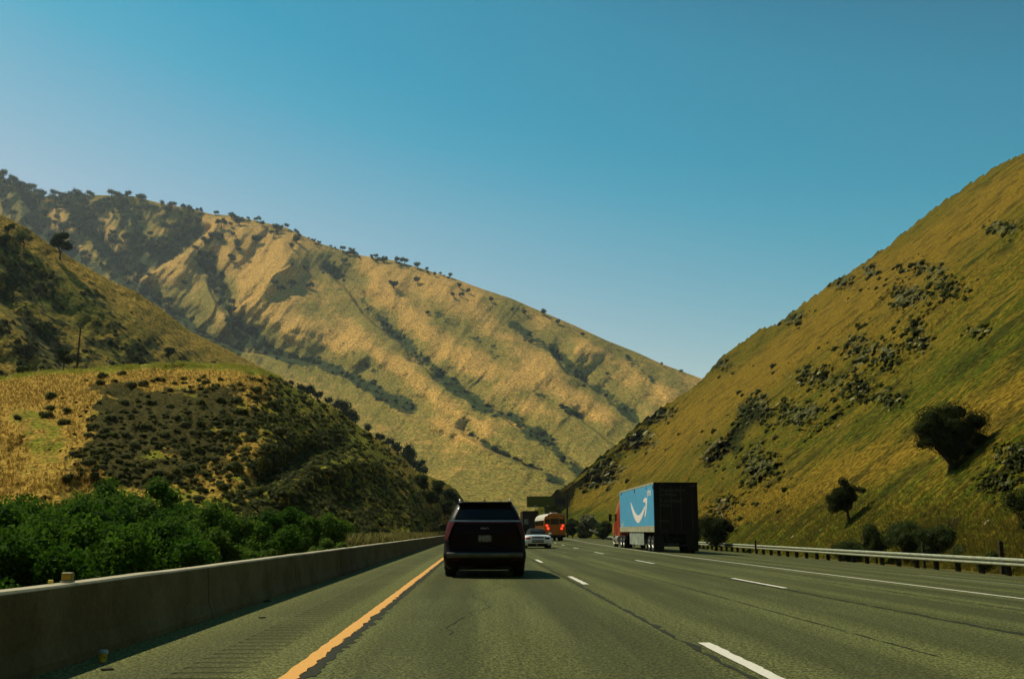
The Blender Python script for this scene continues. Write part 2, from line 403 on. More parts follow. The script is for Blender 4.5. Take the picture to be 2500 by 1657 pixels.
# ---- middle hill on the left
B_TOP = [(-500, 380), (-150, 470), (0, 524), (66, 556), (116, 593), (199, 645), (282, 692), (332, 711), (398, 757), (464, 808), (564, 857), (630, 892), (700, 935), (760, 985), (830, 1050), (950, 1150)]
B_BOT = [(-500, 1290), (950, 1290)]
def dB(px, py):
    top = pl(px, B_TOP); t = np.clip((1290 - py) / (1290 - top), 0, 1.05)
    Dr = pl(px, [(-500, 330), (0, 340), (300, 370), (650, 430), (950, 480)])
    D = 175 + (Dr - 175) * t ** 1.25
    g1 = dist_poly(px, py, [(-120, 640), (0, 730), (70, 800), (150, 870), (230, 940)])
    g2 = dist_poly(px, py, [(30, 620), (90, 720), (200, 800), (330, 900)])
    c1 = dist_poly(px, py, [(-200, 690), (0, 785), (66, 842), (133, 900), (200, 960)])
    c2 = dist_poly(px, py, [(100, 640), (170, 700), (300, 790), (420, 880)])
    rel = 13 * np.exp(-(g1 / 30) ** 1.4) + 7 * np.exp(-(g2 / 36) ** 1.5) - 11 * np.exp(-(c1 / 26) ** 1.5) - 5 * np.exp(-(c2 / 40) ** 1.5)
    rel = rel + 5 * fbm(px / 75., py / 60., 4, 61) + .7 * fbm((px - py) / 14., (px + py) / 40., 4, 62)
    return D + rel * (.2 + .8 * sstep(0, 18, py - top))
def attB_brs(px, py, V):
    a = .34 + .5 * fbm(px / 60., py / 45., 4, 71)
    g = np.exp(-(dist_poly(px, py, [(-100, 640), (0, 700), (40, 680), (100, 700)]) / 40.) ** 2) * .45 + np.exp(-(dist_poly(px, py, [(60, 790), (150, 870), (230, 940), (300, 930)]) / 28.) ** 2) * .3
    g = g + np.exp(-(dist_poly(px, py, [(200, 760), (330, 850), (430, 870)]) / 50.) ** 2) * .18
    return np.clip((a + g) * sstep(0, 60, py - pl(px, B_TOP)) * .85 + .05, 0, 1)
M_B = hillmat('mid_hill_grass', (.30, .185, .030), (.20, .14, .022), (.10, .10, .013), (.028, .034, .007), (.2, .17, .09), .015, .9, .4)
sheet('hillside', -480, 940, 560, 360, B_TOP, B_BOT, dB, {'brs': attB_brs, 'tan': lambda px, py, V: .28 * sstep(70, 0, py - pl(px, B_TOP)) + 0 * px}, M_B, back=(30, 90))

# ---- near mound on the left, with its cut face
C_TOP = [(-500, 960), (-200, 940), (0, 921), (100, 906), (211, 900), (330, 890), (443, 884), (560, 888), (640, 902), (676, 915), (733, 954), (813, 992), (889, 1049), (973, 1106), (1015, 1148), (1085, 1176), (1115, 1196), (1135, 1225), (1150, 1262)]
C_BOT = [(-500, 1430), (0, 1400), (300, 1385), (600, 1362), (870, 1336), (1000, 1320), (1090, 1310), (1150, 1303)]
def dC(px, py):
    top = pl(px, C_TOP); bot = pl(px, C_BOT); t = np.clip((bot - py) / (bot - top), 0, 1.05)
    Dt = pl(px, [(-500, 118), (0, 122), (300, 120), (600, 126), (700, 136), (900, 168), (1000, 196), (1100, 235), (1150, 262)])
    Db = pl(px, [(-500, 34), (0, 40), (300, 46), (600, 56), (800, 66), (900, 78), (1000, 104), (1060, 140), (1100, 185), (1150, 240)])
    u = pl(t, [(0, 0), (.25, .2), (.5, .40), (.72, .60), (.88, .80), (1.05, 1.05)])
    u = .5 * u + .5 * (u * (1 - .35 * (1 - u)))
    D = Db + (Dt - Db) * u
    hol = dist_poly(px, py, [(650, 1165), (720, 1135), (780, 1105), (830, 1085)])
    cr = dist_poly(px, py, [(700, 1200), (764, 1152), (828, 1133), (900, 1122), (950, 1140), (1000, 1180), (1040, 1235)])
    cr2 = dist_poly(px, py, [(220, 940), (240, 1010), (200, 1100), (130, 1200), (60, 1260)])
    cr3 = dist_poly(px, py, [(620, 900), (700, 980), (760, 1050), (800, 1100)])
    rel = 9 * np.exp(-(hol / 38) ** 1.6) - 8 * np.exp(-(cr / 34) ** 1.5) - 2.5 * np.exp(-(cr2 / 50) ** 1.7) - 5 * np.exp(-(cr3 / 55) ** 1.7)
    rel = rel + 3.2 * fbm(px / 110., py / 70., 4, 81) + .9 * fbm((px - .4 * py) / 16., (py) / 24., 4, 82)
    return D + rel * (.15 + .85 * sstep(0, 14, py - top)) * sstep(-.02, .12, t)
def scree_mask(px, py):
    px, py = px + 60 * fbm(px / 60., py / 45., 4, 191), py + 42 * fbm(px / 60., py / 45., 4, 192)
    P1 = [(215, 950), (300, 930), (390, 935), (470, 950), (540, 985)]
    a = sstep(-12, 34, py - pl(px, [(140, 1300), (150, 1160), (195, 1060), (215, 1010), (150, 980), (200, 945), (300, 927), (400, 925), (520, 935), (620, 960), (700, 1000)]))
    b = sstep(120, 180, px + .0 * py + 25 * fbm(px / 30., py / 30., 3, 91)) * sstep(720, 600, px + .35 * (py - 940))
    c = sstep(1230, 1120, py)
    left = sstep(-62, 50, px - pl(py, [(900, 250), (950, 170), (985, 150), (1015, 190), (1050, 222), (1090, 210), (1130, 170), (1170, 150), (1200, 110), (1240, 60), (1300, 40)]))
    return a * b * c * left * (.9 + .35 * fbm(px / 40., py / 30., 4, 193))
def attC_scr(px, py, V): return scree_mask(px, py) * (.95 - .5 * sstep(420, 560, px - .2 * (py - 1000)) * sstep(1000, 1100, py))
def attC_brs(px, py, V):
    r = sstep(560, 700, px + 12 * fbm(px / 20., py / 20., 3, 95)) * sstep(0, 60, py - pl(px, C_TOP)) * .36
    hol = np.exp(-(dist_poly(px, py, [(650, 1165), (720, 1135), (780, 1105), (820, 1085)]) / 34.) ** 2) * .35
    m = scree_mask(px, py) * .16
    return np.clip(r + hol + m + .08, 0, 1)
def attC_tan(px, py, V):
    d = py - pl(px, C_TOP)
    g = .22 * fbm(px / 34., py / 16., 4, 97) - .04 + .38 * sstep(8, 30, d) * sstep(110, 50, d) * sstep(700, 600, px) + .26 * sstep(260, 200, px) + .2 * np.exp(-((px - 560) / 110.) ** 2 - ((py - 1120) / 60.) ** 2)
    return g - .5 * sstep(10, 1, d) * sstep(700, 640, px) - .38 * np.exp(-((px - 110) / 60.) ** 2 - ((py - 1090) / 60.) ** 2) - .3 * np.exp(-((px - 60) / 50.) ** 2 - ((py - 1010) / 26.) ** 2)
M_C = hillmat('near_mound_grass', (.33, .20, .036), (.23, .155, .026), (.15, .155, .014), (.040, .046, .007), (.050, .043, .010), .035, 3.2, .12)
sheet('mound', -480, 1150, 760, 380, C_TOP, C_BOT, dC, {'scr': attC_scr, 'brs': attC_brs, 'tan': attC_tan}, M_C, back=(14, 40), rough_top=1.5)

# ---- the steep grass and rock slope on the right
D_TOP = [(1278, 1270), (1300, 1250), (1330, 1222), (1349, 1206), (1385, 1180), (1400, 1168), (1438, 1138), (1503, 1085), (1555, 1036), (1632, 983), (1688, 947), (1718, 922), (1759, 876), (1800, 845), (1856, 804), (1897, 789), (1963, 740),
         (2035, 687), (2111, 641), (2193, 580), (2244, 539), (2295, 498), (2371, 447), (2448, 396), (2500, 374), (2700, 270), (3000, 120)]
D_BOT = [(1278, 1310), (1330, 1312), (1480, 1313), (1600, 1322), (1700, 1334), (1980, 1364), (2500, 1408), (3000, 1452)]
def dD_base(px, py):
    rx, rz = rays(px, py)
    X0 = pl(px, [(1278, 29), (1500, 27.5), (1600, 23.5), (1700, 20.5), (2500, 20), (3000, 20)])
    s = pl(px, [(1330, .70), (1500, .74), (1800, .80), (3000, .80)])
    den = np.maximum(s * rx - rz, 1e-3)
    D = (CAMH + .5 + s * X0) / den
    cap = pl(px, [(1330, 250), (1400, 270), (1600, 300), (3000, 330)])
    return (D ** -3. + cap ** -3.) ** (-1 / 3.)
ROCKS = [(2259, 656, 62, 26), (2218, 722, 66, 44), (2310, 702, 50, 34), (2448, 554, 48, 20), (2126, 661, 32, 20), (2096, 852, 60, 46), (2170, 872, 45, 40), (2239, 822, 36, 44), (2387, 810, 30, 20),
         (1994, 920, 70, 34), (2096, 945, 52, 38), (2167, 975, 44, 28), (1749, 1098, 48, 36), (1764, 1240, 40, 36), (1850, 1000, 60, 40), (1470, 1150, 50, 34), (1940, 775, 40, 20), (1560, 1075, 50, 26), (1760, 890, 40, 20),
         (2480, 1110, 50, 40), (2440, 1180, 50, 30), (2060, 690, 40, 20), (1610, 1010, 40, 22), (1950, 1010, 90, 40), (1850, 1140, 60, 60)]
def dD(px, py):
    D = dD_base(px, py); sc = np.clip(D / 120., .25, 2.0)
    rx, rz = rays(px, py)
    X = rx * D; top = pl(px, D_TOP)
    # relief in place coordinates: gullies and ribs run down the slope
    Dw = D + 9 * fbm(X / 26., D / 40., 3, 24) + .25 * X
    rib = (fbm(Dw / 26., X / 34., 3, 21) * 3.6 + fbm(Dw / 8., X / 9., 4, 22) * .9 * np.clip(70 / D, .15, 1)) * np.clip(130 / D, .35, 1)
    rk = 0
    for cx, cy_, a, b in ROCKS: rk = np.maximum(rk, np.exp(-((px - cx) / a) ** 2 - ((py - cy_) / b) ** 2))
    rel = 1.7 * rib * np.clip(D / 110., .12, 1.2) + rk * (9.0 * np.abs(fbm(px / 20., py / 17., 5, 23)) - 3.2) * sc
    g = dist_poly(px, py, [(1835, 1010), (1808, 1047), (1790, 1085), (1740, 1130)])
    c = dist_poly(px, py, [(1840, 1000), (1770, 1050), (1720, 1120), (1660, 1165)])
    rel = rel + 9 * np.exp(-(g / 20) ** 2) - 5 * np.exp(-(c / 22) ** 2)
    e = (.2 + .8 * sstep(0, 16, py - top)) * sstep(0, 1, (D - 30) / 25.)
    return D + rel * e
def rockmask(px, py):
    rk = 0
    n = .35 * fbm(px / 14., py / 12., 4, 27)
    for cx, cy_, a, b in ROCKS: rk = np.maximum(rk, np.exp(-((px - cx) / a) ** 2 - ((py - cy_) / b) ** 2))
    return np.clip(rk * .85 + n * rk ** .5 * 1.2, 0, 1)
def attD_brs(px, py, V):
    g = np.exp(-(dist_poly(px, py, [(1835, 1010), (1808, 1050), (1790, 1085)]) / 24.) ** 2) * .6
    g2 = np.exp(-(dist_poly(px, py, [(2500, 1140), (2420, 1180), (2330, 1230), (2250, 1260)]) / 22.) ** 2) * .35
    return np.clip(g + g2 + rockmask(px, py) * .42 + .18 * sstep(30, 0, py - pl(px, D_TOP)) + .05, 0, 1)
def attD_tan(px, py, V):
    d = (py - 876) - (-.72) * (px - 1759)                 # distance below the crest line, px
    band = .32 * np.exp(-((d - 95) / 45.) ** 2) * sstep(1500, 1700, px)
    low = .28 * np.exp(-(dist_poly(px, py, [(1750, 1280), (2000, 1180), (2250, 1080), (2500, 960)]) / 60.) ** 2)
    gr = -.35 * sstep(90, 20, pl(px, D_BOT) - py) - .14 * sstep(250, 500, d)
    return band + low + gr
M_D = hillmat('steep_slope_grass', (.145, .094, .010), (.092, .066, .007), (.042, .054, .004), (.018, .021, .004), (.095, .092, .036), .022, 2.6, .16, streak=True)
sheet('slope', 1278, 3000, 930, 620, D_TOP, D_BOT, dD, {'brs': attD_brs, 'tan': attD_tan, 'scr': lambda px, py, V: rockmask(px, py) * .66}, M_D, back=(20, 60), rough_top=5.5)

# ---- flat ground under everything
g = N('ground_grass'); n1 = g.noise(g.pos(), .6, 5); n2 = g.noise(g.pos(), 7, 4)
c = g.mix(g.ramp(n1, .35, .65), (.07, .085, .018), (.16, .12, .035)); c = g.mix(1.0, c, g.val(g.ramp(n2, .3, .7, .6, 1.4)), 'MULTIPLY')
g.bump(n2, .8, .05); M_G = g.set(col=c, rough=1.0, spec=.02)
gx = np.concatenate([np.linspace(-3000, -60, 14), np.linspace(-50, 60, 56), np.linspace(70, 3000, 14)]); gy = np.concatenate([np.linspace(-600, -50, 8), np.linspace(-40, 400, 111), np.linspace(420, 3600, 14)])
GX, GY = np.meshgrid(gx, gy)
GZ = -.62 + .16 * fbm(GX / 9., GY / 9., 3, 2) + 0 * GX
GZ = np.where((GX > -3.5) & (GX < 30) & (GY < 400), -1.5, GZ)
ii = np.arange(GX.size).reshape(GX.shape)
tag(obj('ground', np_mesh('ground', np.stack([GX, GY, GZ], -1).reshape(-1, 3), np.stack([ii[:-1, :-1], ii[:-1, 1:], ii[1:, 1:], ii[1:, :-1]], -1).reshape(-1, 4)), M_G), kind='structure')

# unseen canyon hills behind the camera, added to block sky light and darken reflections
bx = np.linspace(-900, 900, 140); by = np.linspace(-900, -14, 90); BX_, BY_ = np.meshgrid(bx, by)
ax = np.abs(BX_ - 6 + 40 * np.sin(BY_ / 160.)); BZ = -1.0 + np.maximum(0, ax - 26 - 14 * sstep(-60, -14, BY_)) * (.62 + .2 * fbm(BX_ / 160., BY_ / 130., 4, 55)); BZ = np.minimum(BZ, 210 + .2 * BZ)
BZ = BZ + sstep(-260, -700, BY_) * 200 + 6 * fbm(BX_ / 40., BY_ / 40., 4, 56) * sstep(30, 60, ax); ib = np.arange(BX_.size).reshape(BX_.shape)
tag(obj('sky_blocking_hills', np_mesh('sky_blocking_hills', np.stack([BX_, BY_, BZ - .8], -1).reshape(-1, 3), np.stack([ib[:-1, :-1], ib[:-1, 1:], ib[1:, 1:], ib[1:, :-1]], -1).reshape(-1, 4)), M_B), kind='structure')
# ------------------------------------------------------------------ road
def curve(D):
    D = np.asarray(D, float)
    c = np.where(D < 30, 0, 3e-4 * (D - 30) ** 2)
    c = np.where(D > 110, 1.92 + .048 * (D - 110), c)
    return c - np.where(D > 170, 2e-4 * (D - 170) ** 2, 0)
def rz(X): return np.where(np.asarray(X, float) < 7, 0., -.038 * (np.asarray(X, float) - 7))
def road_xyz(X, D, dz=0.):
    X = np.asarray(X, float); D = np.asarray(D, float)
    return X + curve(D) * np.clip((X + 3.5) / 8, 0, 1), D + 0 * X, rz(X) + dz
def strip(X0, X1, D0, D1, dz, n=2, step=1.0, jag=0.0, seed=0, W_=None):
    Ds = np.arange(D0, D1 + step * .5, step); xs = np.linspace(0, 1, n)
    a = np.full(len(Ds), X0, float); b = np.full(len(Ds), X1, float)
    if jag: b = b + jag * fbm(Ds / .16, Ds * 0 + seed, 4, seed); a = a + jag * .35 * fbm(Ds / .3, Ds * 0 + seed + 5, 3, seed + 3)
    XX = a[:, None] + (b - a)[:, None] * xs[None]
    x, y, z = road_xyz(XX, Ds[:, None].repeat(n, 1), dz)
    V = np.stack([x, y, z], -1); i = np.arange(V.shape[0] * n).reshape(-1, n)
    return V.reshape(-1, 3), np.stack([i[:-1, :-1], i[:-1, 1:], i[1:, 1:], i[1:, :-1]], -1).reshape(-1, 4)
g = N('asphalt'); p = g.pos()
f1 = g.noise(p, 38, 3, .75); f2 = g.noise(p, 16, 4, .7); f3 = g.noise(p, .35, 4, .6); f4 = g.noise(g.mapping(p, (1.3, .06, 1)), 1.0, 4, .6); vo = g.voro(p, 42)
sx = g.sep(p)
c = g.mix(g.ramp(f4, .35, .65), (.052, .055, .016), (.090, .095, .030))
c = g.mix(g.ramp(f3, .4, .7, 0, .35), c, (.09, .095, .022))
# paler, drier shoulder left of the yellow line
c = g.mix(g.ramp(sx[0], -1.35, -1.6, 0, .55), c, (.105, .108, .030))
c = g.mix(1.0, c, g.val(g.ramp(f1, .38, .62, .25, 2.0)), 'MULTIPLY'); c = g.mix(1.0, c, g.val(g.ramp(f2, .36, .64, .60, 1.42)), 'MULTIPLY')
# worn wheel tracks, darker oil band mid-lane
tr = g.math('ABSOLUTE', g.math('SINE', g.math('MULTIPLY', g.math('ADD', sx[0], 1.45), math.pi / 1.845)))
c = g.mix(g.math('MULTIPLY', g.ramp(tr, .45, .95, 0, .48), g.ramp(f3, .25, .6, .4, 1)), c, (.030, .032, .012))
# rumble grooves cut into the left shoulder
rb = g.math('MULTIPLY', g.ramp(g.math('ABSOLUTE', g.math('ADD', sx[0], 2.08)), .30, .24), g.ramp(g.math('SINE', g.math('MULTIPLY', sx[1], 2 * math.pi / .31)), .1, .8))
rb = g.math('MULTIPLY', rb, g.ramp(f3, .3, .5, .4, 1))
c = g.mix(g.math('MULTIPLY', rb, .38), c, (.02, .022, .006)); b1 = g.bump(g.math('MULTIPLY', rb, -1.0), 1.0, .03)
c = g.mix(g.ramp(vo, .30, .12, 0, .40), c, (.17, .18, .085)); g.bump(f1, .9, .012, b1)
M_ASPH = g.set(col=c, rough=.9, spec=.10)
v, f = strip(-3.5, 18.3, -40, 420, 0, 60, 2.0)
tag(obj('road', np_mesh('road', v, f), M_ASPH), kind='structure')
# gravel verge right of the pavement, running under the guardrail up to the slope
v, f = strip(18.3, 27, -40, 420, -.03, 14, 2.0); v[:, 2] += .12 * fbm(v[:, 0] / 1.3, v[:, 1] / 1.3, 3, 5) * np.clip((v[:, 0] - 18.6) / 2, 0, 1)
g = N('verge'); n = g.noise(g.pos(), 2.2, 5); n2 = g.noise(g.pos(), 14, 4)
c = g.mix(g.ramp(n, .4, .6), (.07, .075, .02), (.16, .125, .04)); c = g.mix(1.0, c, g.val(g.ramp(n2, .3, .7, .55, 1.4)), 'MULTIPLY'); g.bump(n2, .8, .05)
tag(obj('verge', np_mesh('verge', v, f), g.set(col=c, rough=1.0, spec=.02)), kind='structure')
# paint
def paint(name, col, hole=.42):
    g = N(name); p = g.pos(); n = g.noise(p, 9, 5, .75); m = g.noise(p, 60, 3, .7)
    k = g.math('ADD', g.math('MULTIPLY', n, .75), g.math('MULTIPLY', m, .35))
    c = g.mix(g.ramp(k, hole - .05, hole + .03), (.09, .09, .045), col); c = g.mix(1.0, c, g.val(g.ramp(m, .3, .7, .82, 1.12)), 'MULTIPLY')
    return g.set(col=c, rough=.7, spec=.3)
M_WH = paint('white_paint', (.62, .58, .48), .40); M_WH2 = paint('thin_white_paint', (.34, .35, .26), .46); M_YE = paint('yellow_paint', (.66, .32, .055), .38)
M_SEAM = flat('tar_seam', (.022, .024, .01), .8, var=.4, scale=20)
def lines(name, segs, mat):
    vs, fs, o = [], [], 0
    for s in segs:
        v, f = strip(**s); vs.append(v); fs.append(f + o); o += len(v)
    return tag(obj(name, np_mesh(name, np.concatenate(vs), np.concatenate(fs)), mat), kind='structure')
lines('yellow_edge_line', [dict(X0=-1.48, X1=-1.345, D0=-10, D1=330, dz=.008, n=3, step=.045, jag=.04, seed=4)], M_YE)
lines('tar_seam', [dict(X0=-1.36, X1=-1.24, D0=-8, D1=60, dz=.004, n=3, step=.05, jag=.07, seed=9),
                   dict(X0=4.02, X1=4.05, D0=9, D1=60, dz=.004, n=2, step=.15, jag=.04, seed=12), dict(X0=5.75, X1=5.82, D0=2, D1=160, dz=.004, n=2, step=.2, jag=.10, seed=14),
                   dict(X0=7.7, X1=7.73, D0=14, D1=70, dz=.004, n=2, step=.2, jag=.05, seed=15), dict(X0=2.02, X1=2.07, D0=2, D1=200, dz=.004, n=2, step=.2, jag=.10, seed=17)], M_SEAM)
lines('white_lane_line', [dict(X0=2.18 - .02, X1=2.28, D0=6.4 + 14.63 * k, D1=10.1 + 14.63 * k, dz=.008, n=3, step=.1, jag=.02, seed=21 + k) for k in range(0, 14)] +
      [dict(X0=5.86, X1=5.97, D0=4.9 + 14.63 * k, D1=9.0 + 14.63 * k, dz=.008, n=3, step=.1, jag=.02, seed=41 + k) for k in range(0, 14)], M_WH)
lines('white_edge_line', [dict(X0=9.60, X1=9.73, D0=-10, D1=340, dz=.008, n=3, step=.3, jag=.02, seed=61)], M_WH)
lines('faint_lane_line', [dict(X0=13.5, X1=13.58, D0=6, D1=31, dz=.008, n=2, step=.3, jag=.015, seed=63)], M_WH2)
# wandering crack in our lane
g = np.arange(11.0, 24.5, .07); cx = .05 + .42 * fbm(g / 2.2, g * 0, 4, 77) + .055 * (g - 11) - .25; w = .004 + .007 * np.abs(fbm(g / .5, g * 0 + 3, 2, 78))
V = np.stack([np.stack([cx - w, g, g * 0 + .004], -1), np.stack([cx + w, g, g * 0 + .004], -1)], 1).reshape(-1, 3); i = np.arange(len(g) - 1) * 2
tag(obj('pavement_crack', np_mesh('pavement_crack', V, np.stack([i, i + 1, i + 3, i + 2], -1)), M_SEAM), kind='structure')
# ------------------------------------------------------------------ vegetation and rocks
def cube_sphere(n):
    t = np.tan(np.linspace(-pi / 4, pi / 4, n + 1)); a, b = np.meshgrid(t, t); o = np.ones_like(a); V = []; Fq = []; k = 0
    i = np.arange((n + 1) ** 2).reshape(n + 1, n + 1); q = np.stack([i[:-1, :-1], i[:-1, 1:], i[1:, 1:], i[1:, :-1]], -1).reshape(-1, 4)
    for x, y, z in ((o, a, b), (-o, b, a), (b, o, a), (a, -o, b), (a, b, o), (b, a, -o)):
        V.append(np.stack([x, y, z], -1).reshape(-1, 3)); Fq.append(q + k); k += (n + 1) ** 2
    V = np.concatenate(V); V /= np.linalg.norm(V, axis=1)[:, None]
    return V, np.concatenate(Fq)
def lumpy(V, amp, fr, seed):
    n = fbm(V[:, 0] * fr + 3.1 * V[:, 2] + seed, V[:, 1] * fr - 2.3 * V[:, 2] + seed * 1.7, 3, seed)
    return V * (1 + amp * n)[:, None]
def leaf_cloud(rng, cl, n, size, core=.72, cn=4, out=.5, squash=1.0, spread=(1.02, .35)):
    """cl: (x, y, z, r) clumps. Returns verts, quads, per-vertex var"""
    cl = np.array(cl, float); w = cl[:, 3] ** 2; k = rng.choice(len(cl), n, p=w / w.sum())
    d = rng.normal(size=(n, 3)); d /= np.linalg.norm(d, axis=1)[:, None]
    c = cl[k, :3]; r = cl[k, 3] * (spread[0] - spread[1] * rng.random(n) ** 1.6)
    p = c + d * r[:, None] * np.array([1, 1, squash])
    nn = d * out + rng.normal(size=(n, 3)) * .6; nn /= np.linalg.norm(nn, axis=1)[:, None]
    u = np.cross(nn, rng.normal(size=(n, 3))); u /= np.linalg.norm(u, axis=1)[:, None]; v = np.cross(nn, u)
    s = size * (.6 + .8 * rng.random(n))[:, None]
    Q = np.stack([p - u * s * .5, p - v * s * .3, p + u * s * .5, p + v * s * .3], 1).reshape(-1, 3)
    Fq = np.arange(4 * n).reshape(n, 4); var = np.repeat(rng.random(n), 4)
    Vs, Fs, Vr = [Q], [Fq], [var]; o = 4 * n
    if core:
        cv, cf = cube_sphere(cn)
        for j, (x, y, z, r) in enumerate(cl):
            vv = lumpy(cv, .22, 1.7, j + 3) * r * core * np.array([1, 1, squash]) + [x, y, z]
            Vs.append(vv); Fs.append(cf + o); Vr.append(np.full(len(vv), .06)); o += len(vv)
    return np.concatenate(Vs), np.concatenate(Fs), np.concatenate(Vr)
def veg_mesh(name, V, Fq, var, mat):
    me = np_mesh(name, V, Fq, smooth=False); a = me.attributes.new('var', 'FLOAT', 'POINT')
    a.data.foreach_set('value', var.astype(np.float32)); me.materials.append(mat); return me
L_OAK = leaf_mat('oak_leaves_far', (.018, .034, .013), (.058, .082, .030), .8, .1)
L_DARK = leaf_mat('dark_oak_leaves', (.014, .021, .004), (.050, .062, .014), .8, .08)
L_GREEN = leaf_mat('willow_leaves', (.022, .062, .005), (.090, .18, .014), .85, .06)
L_GREEN3 = leaf_mat('dark_willow_leaves', (.014, .045, .004), (.065, .15, .010), .85, .06)
L_GREEN4 = leaf_mat('yellow_willow_leaves', (.026, .068, .006), (.13, .21, .022), .85, .06)
L_GREEN2 = leaf_mat('pale_willow_leaves', (.045, .085, .010), (.15, .22, .03), .85, .06)
L_SAGE = leaf_mat('sage_leaves', (.036, .046, .007), (.21, .215, .05), .7, .2)
L_SAGE2 = leaf_mat('grey_sage_leaves', (.045, .052, .012), (.24, .24, .09), .7, .2)
M_BARK = flat('bark', (.055, .04, .02), .9, var=.4, scale=9, bumpd=.02)
def clumps(rng, n, rx, rz, r0, r1, zc, flat_=.0):
    out = []
    for i in range(n):
        a = rng.random() * 2 * pi; e = (rng.random() * 1.5 - .45); q = .75 * sqrt(rng.random())
        out.append((rx * q * cos(a), rx * q * sin(a), zc + rz * e * (1 - .5 * q) * .75, r0 + (r1 - r0) * rng.random()))
    return out
def far_oak(i):
    rng = np.random.default_rng(100 + i); h = 1.0
    cl = clumps(rng, (5, 7, 4, 6)[i], (.42, .52, .28, .46)[i], (.36, .32, .46, .30)[i], .17, .27, (.62, .60, .60, .58)[i])
    V, Fq, va = leaf_cloud(rng, cl, 420, .10, .7, 2, .4, 1.0, (1.25, .6))
    m = MB(); m.cyl((0, 0, -.2), (.02, 0, .55), .05, .03, 5, False)
    tv = np.array(m.v); tf = np.array(m.f)
    return tag(obj('oak_tree', veg_mesh('oak_tree', np.concatenate([V, tv]), np.concatenate([Fq, tf + len(V)]), np.concatenate([va, np.zeros(len(tv))]), L_OAK)), 'x', 'tree')
OAK = Stock([far_oak(i) for i in range(4)])
rnd = random.Random(5)
def put_oak(px, py, hp, lab, grp, v=None, dn=dA, sink=.12):
    """hp: height in photo pixels"""
    D = sc_of(dn, px, py); h = hp * D / F * 1.02; p = P(px, py, D); p.z -= h * .04
    v = rnd.randrange(4) if v is None else v
    OAK.put(v, p, rnd.random() * 6.3, (h * rnd.uniform(.95, 1.2), h * rnd.uniform(.95, 1.2), h), lab, grp)
SKY1 = [(8, 26), (26, 24), (36, 22), (52, 22), (72, 26), (92, 28), (105, 16)]
SKY2 = [(132, 20), (148, 20), (172, 20), (192, 14), (206, 22), (219, 24), (272, 22), (289, 12), (312, 20), (338, 18), (347, 20), (398, 22), (417, 22), (447, 18), (462, 16), (486, 16), (527, 16), (565, 15), (578, 14), (590, 15)]
SKY3 = [(606, 14), (628, 13), (640, 12), (672, 10), (683, 12), (698, 16), (722, 14), (731, 16), (753, 10), (765, 9), (779, 12), (808, 11), (836, 13), (846, 10), (858, 16), (863, 12), (871, 10)]
SKY4 = [(909, 15), (917, 12), (924, 12), (938, 17), (966, 15), (976, 15), (987, 14), (1020, 17), (1043, 14), (1063, 11), (1075, 10), (1098, 13)]
for L, lab, grp in ((SKY1, 'dark bushy oak crowding the highest skyline of the far mountain', 'oaks at the highest end of the skyline'),
                    (SKY2, 'small round oak standing on the level skyline above the wooded upper slope', 'oaks along the level part of the skyline'),
                    (SKY3, 'small dark oak on the sloping skyline above the bare tan spurs', 'oaks along the sloping skyline'),
                    (SKY4, 'small upright oak on the lower skyline, nearest the bare end of the crest', 'oaks at the lower end of the skyline')):
    for px, h in L:
        put_oak(px, float(pl(px, A_TOP)) + rnd.choice((2, 3, 5, 9)), h * rnd.uniform(.65, 1.25), lab, grp)
        if rnd.random() < .5: put_oak(px + rnd.uniform(-11, 11), float(pl(px, A_TOP)) + rnd.uniform(5, 14), h * rnd.uniform(.5, .9), lab.replace('small', 'low').replace('dark', 'low'), grp + ', lower ones')
# single trees out on the open slopes, each with its own words
for px, py, h, lab in ((497, 641, 17, 'lone round oak on the pale tan knoll, on its downhill side'), (524, 637, 17, 'round oak beside another on the pale tan knoll, nearer its crest'), (469, 520, 12, 'tiny oak at the head of the pale central spur'),
        (713, 652, 13, 'small round oak on the crest of the pale tan spur'), (745, 660, 13, 'round oak just below the crest oak on the pale tan spur'), (671, 697, 16, 'slender dark tree standing alone on the tan spur edge'),
        (792, 658, 20, 'broad oak at the head of the central gully'), (806, 672, 18, 'dark oak tucked under the broad oak at the central gully head'), (686, 712, 18, 'dark bushy oak below the slender tree on the spur'),
        (711, 703, 22, 'tallest oak on the grassy shoulder between two gullies'), (757, 706, 20, 'leaning dark oak on the shoulder above the central gully'), (840, 643, 17, 'dark oak on the rim above the central gully'),
        (961, 705, 24, 'broad oak standing alone on the open middle slope'), (1019, 693, 20, 'round oak with a long shadow on the upper open slope'), (1121, 703, 14, 'oak topmost of the cluster below the crest'),
        (1107, 727, 16, 'oak on the downhill edge of the cluster below the crest'), (1127, 726, 15, 'dark oak in the middle of the cluster below the crest'), (1145, 717, 14, 'oak on the far side of the cluster below the crest'),
        (1199, 738, 16, 'solitary oak well below the bare crest'), (1252, 762, 12, 'small faint oak on the slope under the bare crest'), (1280, 768, 14, 'small oak beside the faint one under the bare crest'),
        (1328, 770, 19, 'dark oak breaking the bare skyline of the mountain'), (1362, 792, 15, 'round oak just below the bare skyline'), (1424, 822, 12, 'small scrubby oak on the falling skyline'),
        (1617, 893, 10, 'tiny oak near the low end of the mountain skyline'), (1662, 911, 10, 'last tiny oak of the mountain skyline, beside the rocky slope'), (1044, 768, 12, 'small bush-like oak in the middle of the bare slope'),
        (1204, 850, 10, 'dark speck of an oak on the wide tan spur'), (1483, 918, 11, 'low dark oak on the far tan shoulder')):
    put_oak(px, py, h, lab, None)
